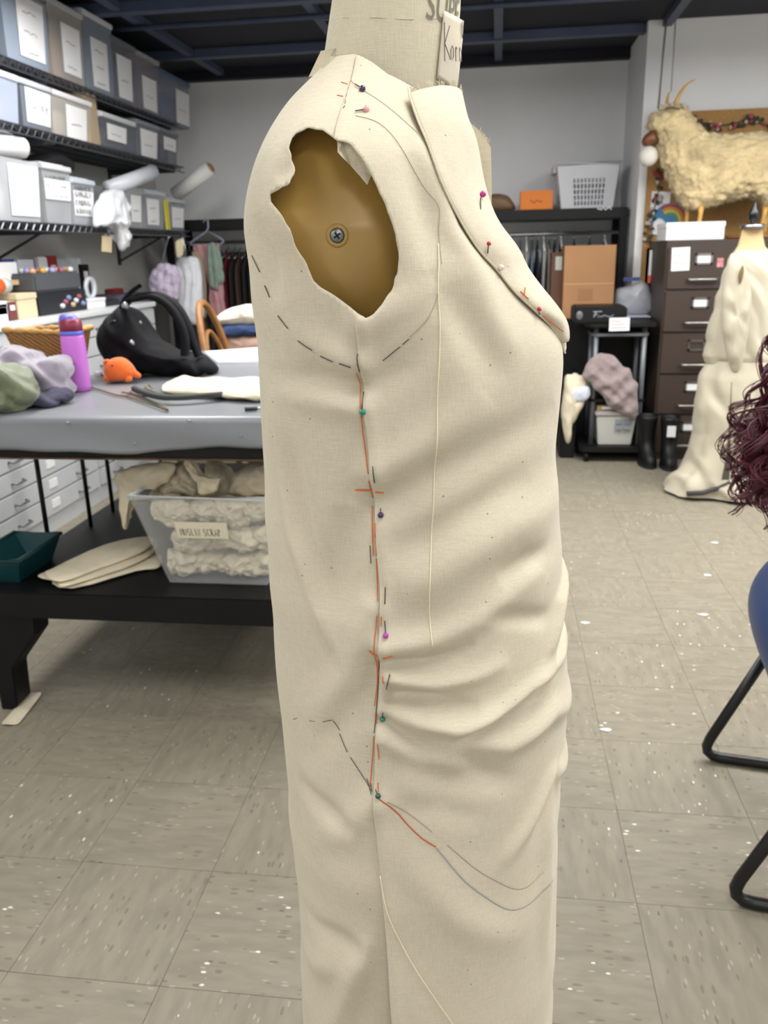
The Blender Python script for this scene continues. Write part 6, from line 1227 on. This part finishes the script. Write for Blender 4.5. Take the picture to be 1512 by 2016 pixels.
MB().tube(crom([aty(x, y, BPY-.10) for x, y in ((205,648),(222,632),(236,640),(250,668))], 5), .004, 6).build('zip', plain('zip_grey', 70, 72, 76, .4, metal=.5), bp_, True)
# orange plush
PY = 2.80; pl = thing('plush_toy', 'small orange plush animal beside the black backpack', 'plush toy', (aty(240, 752, PY).x, PY, TT)); M_ORP = mat('orange_plush', srgb(232, 108, 30), .85, var=.08, vscale=30, sheen=.4)
pts = [aty(x, y, PY) for x, y in ((206,732),(207,720),(218,709),(236,705),(250,711),(262,724),(268,738),(256,750),(232,753),(212,752))]; dz = TT-min(p.z for p in pts)+.004; MB().inflate([p+V(0, 0, dz) for p in pts], (0, .038, 0), None, 7).build('plush_body', M_ORP, pl, True)
for px_, nm, d_ in ((((207,722),(204,712),(213,709),(217,716)), 'ear', -.012), (((206,753),(206,740),(216,742),(217,753)), 'foot', -.02), (((248,753),(250,742),(260,744),(258,753)), 'foot', -.02), (((258,728),(268,732),(278,741),(274,747),(262,742)), 'tail', 0)):
    q = [aty(x, y, PY+d_)+V(0, 0, dz) for x, y in px_]; MB().inflate([V(p.x, p.y, max(TT, p.z)) for p in q], (0, .012, 0), None, 4).build(nm, M_ORP, pl, True)
q = aty(221, 722, PY-.036)+V(0, 0, dz); MB().ball(q, .004, n=8, m=6).build('eye', plain('plush_eye', 130, 60, 20, .5), pl, True)
# papers, wire hangers, muslin strip, strap, shears
wpap = [atz(x, y, TT) for x, y in ((404,697),(520,688),(530,716),(430,718))]; single(MB().prism(wpap, (0, 0, .012)).build('paper_pad', M_WHITE), 'white paper pad on the far end of the vinyl table', 'paper')
ms_ = [atz(x, y, TT+.005) for x, y in ((318,770),(330,758),(360,750),(420,754),(470,752),(530,756),(540,785),(480,790),(420,784),(370,780),(325,778))]; o = MB().inflate([V(p.x, p.y, TT+.016) for p in ms_], (0, 0, .016), None, 5, 1.2, .004, 4, 4).build('muslin_strip', M_SCRAP, None, True); rumple(o, .010, 5, 1, seed=3, zmin=TT+.0005, rot=.3); single(o, 'strip of cream muslin lying on the vinyl table', 'fabric')
st_ = crom([atz(x, y, TT+.012) for x, y in ((262,768),(285,778),(320,786),(360,787),(400,784),(440,780),(465,772),(500,780),(530,782))], 5); o = MB(); rws = [[p+V(0, -.014, 0), p+V(0, -.012, .012), p+V(0, .014, .014), p+V(0, .014, 0)] for p in st_]; o.grid(rws); single(o.build('black_strap', plain('black_webbing', 28, 34, 34, .7), None, True), 'black padded strap lying along the muslin strip', 'strap')
M_WIRE = plain('brass_wire', 150, 140, 110, .35, metal=.7)
for k, P in enumerate((((178,762),(230,778),(252,780),(330,808),(326,800),(255,772),(250,778)), ((240,772),(300,782),(330,780),(300,770),(285,764),(292,758),(300,764)))):
    Q = [atz(x, y, TT+.006+.006*k) for x, y in P]; single(MB().tube(Q, .003, 6).build('wire_hanger', M_WIRE, None, True), ('long brass wire hanger lying by the orange plush', 'bent wire hanger under the muslin strip')[k], 'hanger')
sp0, sp1 = atz(482, 806, TT+.006), atz(525, 803, TT+.006); sh_ = thing('seam_ripper', 'slim dark marking tool at the near table edge', 'tool', tuple(sp0)); MB().tube([sp0, sp0.lerp(sp1, .55)], .006, 8).build('grip', M_DK, sh_, True); MB().tube([sp0.lerp(sp1, .55), sp1], [.004, .001], 8).build('point', M_STEEL, sh_, True)
cbl = thing('charger_cable', 'thin black cable with a white plug behind the bottle', 'cable', tuple(atz(205, 742, TT))); Q = crom([atz(240, 735, TT+.006), atz(214, 742, TT+.006), atz(200, 738, TT+.006)], 5); MB().tube(Q, .003, 6).build('cord', M_BLACK, cbl, True); MB().box(Q[-1]+V(-.025, -.01, -.005), Q[-1]+V(.0, .01, .012)).build('plug', M_WHITE, cbl, bevel=.003)
# ---------------------------------------------------------------- on the lower shelf
SZ = .421
sb2 = thing('scrap_bin', 'clear plastic bin taped with a muslin scrap label under the table', 'bin', (-.855, 2.50, SZ)); M_CLR = mat('clear_bin', srgb(214, 216, 216), .25, alpha=.14)
bl_, br2, bt_ = (-.985, 2.27), (-.675, 2.70), .705
b0 = [(-.985, 2.275, SZ), (-.675, 2.275, SZ), (-.675, 2.70, SZ), (-.985, 2.70, SZ)]; b1 = [(-1.065, 2.235, bt_), (-.645, 2.235, bt_), (-.645, 2.74, bt_), (-1.065, 2.74, bt_)]
o = MB().add(b0+b1, [(0, 3, 2, 1), (0, 1, 5, 4), (1, 2, 6, 5), (2, 3, 7, 6), (3, 0, 4, 7)]).build('bin_body', M_CLR, sb2); sm = o.modifiers.new('t', 'SOLIDIFY'); sm.thickness = .003; sm.offset = -1
MB().tube([(x, y, z) for x, y, z in b1], .008, 8, True).build('rim', plain('milky_rim', 206, 208, 208, .35), sb2, True)
def face(s_, f): p, q = V(*b0[0]).lerp(V(*b0[1]), s_), V(*b1[0]).lerp(V(*b1[1]), s_); return p.lerp(q, f)
tpx = [face(.27, .55), face(.685, .55), face(.685, .735), face(.27, .735)]; tp2 = MB().prism([p+V(0, -.004, 0) for p in tpx], (0, -.001, 0)).build('tape_label', plain('masking_tape', 214, 206, 182, .7), sb2)
hw = MB(); e_ = (tpx[1]-tpx[0]); handwrite(hw, 'MUSLIN SCRAP', tpx[0]+e_*.06+V(0, -.0062, .008), e_, tpx[3]-tpx[0], .0128, .0026, .25, .03, 4, 1.8); hw.build('handwriting', plain('marker_ink', 70, 66, 60, .8), tp2)
rg = random.Random(21)
for k in range(26):
    i_ = k % 13; rw_ = min(i_//4, 2); cx, cz = -.965+.085*(i_ % 4)+.03*(rw_ % 2)+rg.uniform(-.012, .012), SZ+.045+.085*rw_; cy = 2.335+.17*(k//13)+.02*(k % 2)
    r1, r2 = rg.uniform(.060, .082), rg.uniform(.034, .048); an = rg.uniform(0, 3.1); out = []
    x_in = -.965+(-.03)*(cz-SZ)/.28
    for j in range(9): a = 2*math.pi*j/9; rr_ = 1+rg.uniform(-.25, .25); out.append((cx+r1*rr_*math.cos(a), cy, cz+r2*rr_*math.sin(a)))
    o = rumple(MB().inflate(out, (0, .05, 0), None, 6, 1, .010, k+30, 4).build('muslin_scrap', M_SCRAP, None, True), .012, 13, 1, (1.6, 1, .6), seed=k, rot=k*1.3)
    for v in o.data.vertices:
        f = (v.co.z-SZ)/.284; v.co.x = min(max(v.co.x, -.975-.075*f), -.685+.028*f); v.co.y = min(max(v.co.y, 2.285-.035*f), 2.69); v.co.z = max(v.co.z, SZ+.006)
    single(o, 'crumpled muslin scrap stuffed inside the clear labelled bin', 'fabric scrap', 'muslin scraps in the bin')
for k, (px_, Y, dp, lab_) in enumerate((([(228,952),(224,935),(262,918),(330,908),(345,925),(322,955),(268,968),(255,985),(249,1040),(238,1010),(235,975)], 2.36, .030, 'long muslin scrap hanging over the left bin rim'),
        ([(318,960),(340,925),(362,908),(372,930),(392,955),(388,972),(330,972)], 2.42, .05, 'peaked muslin scrap heaped on top of the bin'),
        ([(362,900),(370,893),(380,915),(398,938),(420,945),(434,942),(422,968),(395,972),(388,950),(368,925)], 2.30, .018, 'upright muslin scrap with a sharp folded point'),
        ([(405,915),(430,908),(455,930),(470,968),(440,974),(420,960)], 2.46, .05, 'pleated muslin scrap standing behind the folded point'),
        ([(455,970),(462,935),(485,915),(520,912),(540,940),(535,972)], 2.40, .06, 'rounded muslin scrap at the right of the bin'),
        ([(300,965),(330,950),(400,955),(470,955),(520,965),(500,985),(320,985)], 2.50, .10, 'flat muslin scrap layered beneath the heap'))):
    P = [aty(x, y, Y) for x, y in px_]; single(rumple(MB().inflate(P, (0, dp, 0), None, 6, .9, .006, k+60, 4).build('muslin_scrap', M_SCRAP, None, True), .010, 11, 1, (1.7, 1, .5), seed=k, rot=k*.9), lab_, 'fabric scrap')
fm = thing('folded_muslin', 'folded length of cream muslin lying on the lower shelf', 'fabric', tuple(atz(190, 1110, SZ)))
for k, (P, z) in enumerate(((((105,1142),(200,1092),(306,1090),(316,1120),(270,1128),(142,1163)), SZ), (((75,1140),(100,1126),(205,1078),(300,1062),(306,1090),(268,1114),(200,1138),(125,1160),(112,1150)), SZ+.014), (((88,1134),(110,1122),(210,1076),(296,1060),(300,1078),(262,1100),(190,1126),(120,1150)), SZ+.028))):
    Q = [atz(x, y, z) for x, y in P]; MB().inflate([q+V(0, 0, .008) for q in Q], (0, 0, .008), None, 4, 1.8, .0015, k, 3).build('fold_layer', M_SCRAP, fm, True)
ty = thing('teal_tray', 'dark teal plastic tray on the lower shelf by the table leg', 'tray', (-1.50, 2.36, SZ)); M_TEALP = plain('dark_teal', 14, 58, 62, .4)
k0 = [(-1.54, 2.24), (-1.46, 2.24), (-1.46, 2.44), (-1.54, 2.44)]; k1 = [(-1.60, 2.21), (-1.432, 2.21), (-1.432, 2.47), (-1.60, 2.47)]; zt = .505
o = MB().add([(x, y, SZ) for x, y in k0]+[(x, y, zt) for x, y in k1], [(0, 3, 2, 1), (0, 1, 5, 4), (1, 2, 6, 5), (2, 3, 7, 6), (3, 0, 4, 7)]).build('tray_body', M_TEALP, ty); sm = o.modifiers.new('t', 'SOLIDIFY'); sm.thickness = .004
MB().tube([(x, y, zt) for x, y in k1], .007, 8, True).build('rim', M_TEALP, ty, True)
# ---------------------------------------------------------------- behind the table
wt = thing('side_table', 'dark work table piled with folded clothes beyond the cutting table', 'table', (-.95, 4.75, 0)); zt = .83
MB().box((-1.30, 4.35, zt-.03), (-.45, 5.2, zt)).build('tabletop', M_BLKW, wt, bevel=.004)
for x in (-1.26, -.49):
    for y in (4.39, 5.16): MB().box((x-.025, y-.025, 0), (x+.025, y+.025, zt-.03)).build('leg', M_BLKW, wt)
for k, (px_, m_, lab_, Y) in enumerate((([(442,690),(446,668),(470,652),(560,655),(570,690)], plain('tan_silk', 150, 122, 108, .7, var=.3, vscale=8), 'tan and charcoal clothes at the bottom of the pile', 4.55), ([(436,660),(440,640),(470,630),(560,628),(565,655),(500,662)], plain('denim', 52, 72, 112, .9, var=.15, vscale=12), 'folded blue jeans in the middle of the clothes pile', 4.55), ([(424,634),(440,614),(470,602),(520,598),(570,610),(570,636),(480,640)], plain('cream_knit', 222, 216, 200, .9, var=.06, vscale=14), 'cream sweater on top of the clothes pile', 4.55))):
    P = [aty(x, y, Y) for x, y in px_]; 
    if k == 0: P = [V(p.x, p.y, max(zt, p.z) if i not in (0, 4) else zt) for i, p in enumerate(P)]
    single(MB().inflate(P, (0, .16, 0), None, 6, 1.3, .006, k+3, 4).build('folded_clothes', m_, None, True), lab_, 'clothing')
# bentwood chair
WY = 4.12; wc = aty(418, 690, WY); wch = thing('bentwood_chair', 'brown bentwood hoop back chair behind the cutting table', 'chair', (wc.x+.2, WY, 0)); sx0 = wc.x-.0
MB().lathe([(.001, .43), (.19, .43), (.205, .445), (.20, .465), (.001, .47)], (sx0+.24, WY, 0), 28).build('seat', M_WOOD, wch, True)
for a in (.8, 2.35, 3.95, 5.5): MB().tube([(sx0+.24+.15*math.cos(a), WY+.15*math.sin(a), .44), (sx0+.24+.21*math.cos(a), WY+.21*math.sin(a), 0)], [.018, .013], 10).build('leg', M_WOOD, wch, True)
def hoop(sc, r):
    Q = []
    for t in np.linspace(0, math.pi, 24): f = math.sin(t); Q.append(V(sx0+.08-.115*f*sc*1.0, WY-.19*math.cos(t)*sc, .455+(aty(402, 596, WY).z-.455)*f**.62*sc))
    MB().tube(Q, r, 10).build('hoop', M_WOOD, wch, True)
hoop(1, .017); hoop(.80, .011)
for k in (-1, 0, 1): MB().tube([(sx0+.07, WY+.06*k, .46), (sx0-.015, WY+.065*k, .86)], .007, 8).build('spindle', M_WOOD, wch, True)
# ---------------------------------------------------------------- bits on the floor
sc_ = [[atz(x, y, z) for x, y, z in r] for r in (((-4,1428,.004),(16,1426,.010),(36,1430,.003)),((14,1412,.004),(30,1408,.014),(48,1412,.004)),((30,1392,.003),(44,1388,.009),(64,1392,.006)),((44,1376,.006),(60,1372,.012),(76,1376,.004)),((58,1362,.012),(72,1364,.006),(86,1360,.018)))]
o = MB().grid(sc_).build('floor_scrap', M_SCRAP, None, True); sm = o.modifiers.new('t', 'SOLIDIFY'); sm.thickness = .001; o.modifiers.new('s', 'SUBSURF').levels = 2; single(o, 'torn muslin scrap lying on the floor by the table leg', 'fabric scrap')
for k, (x, y) in enumerate(((1146,1069),(1096,1134),(1080,1208),(1190,1437))):
    pass
for k, (x, y) in enumerate(((1408,1069),(1392,1133),(1385,1211),(1152,1227),(1472,1354),(1194,1438))):
    q = atz(x, y, 0); a = rg.uniform(0, 3); single(MB().inflate([q+V(.016*math.cos(a+b)*(1+.4*math.sin(b*3)), .009*math.sin(a+b), .002) for b in np.linspace(0, 6.28, 8)[:-1]], (0, 0, .002), None, 3).build('paper_fleck', M_WHITE, None, True), 'tiny white paper fleck on the vinyl tile floor', 'paper fleck', 'paper flecks on the floor')
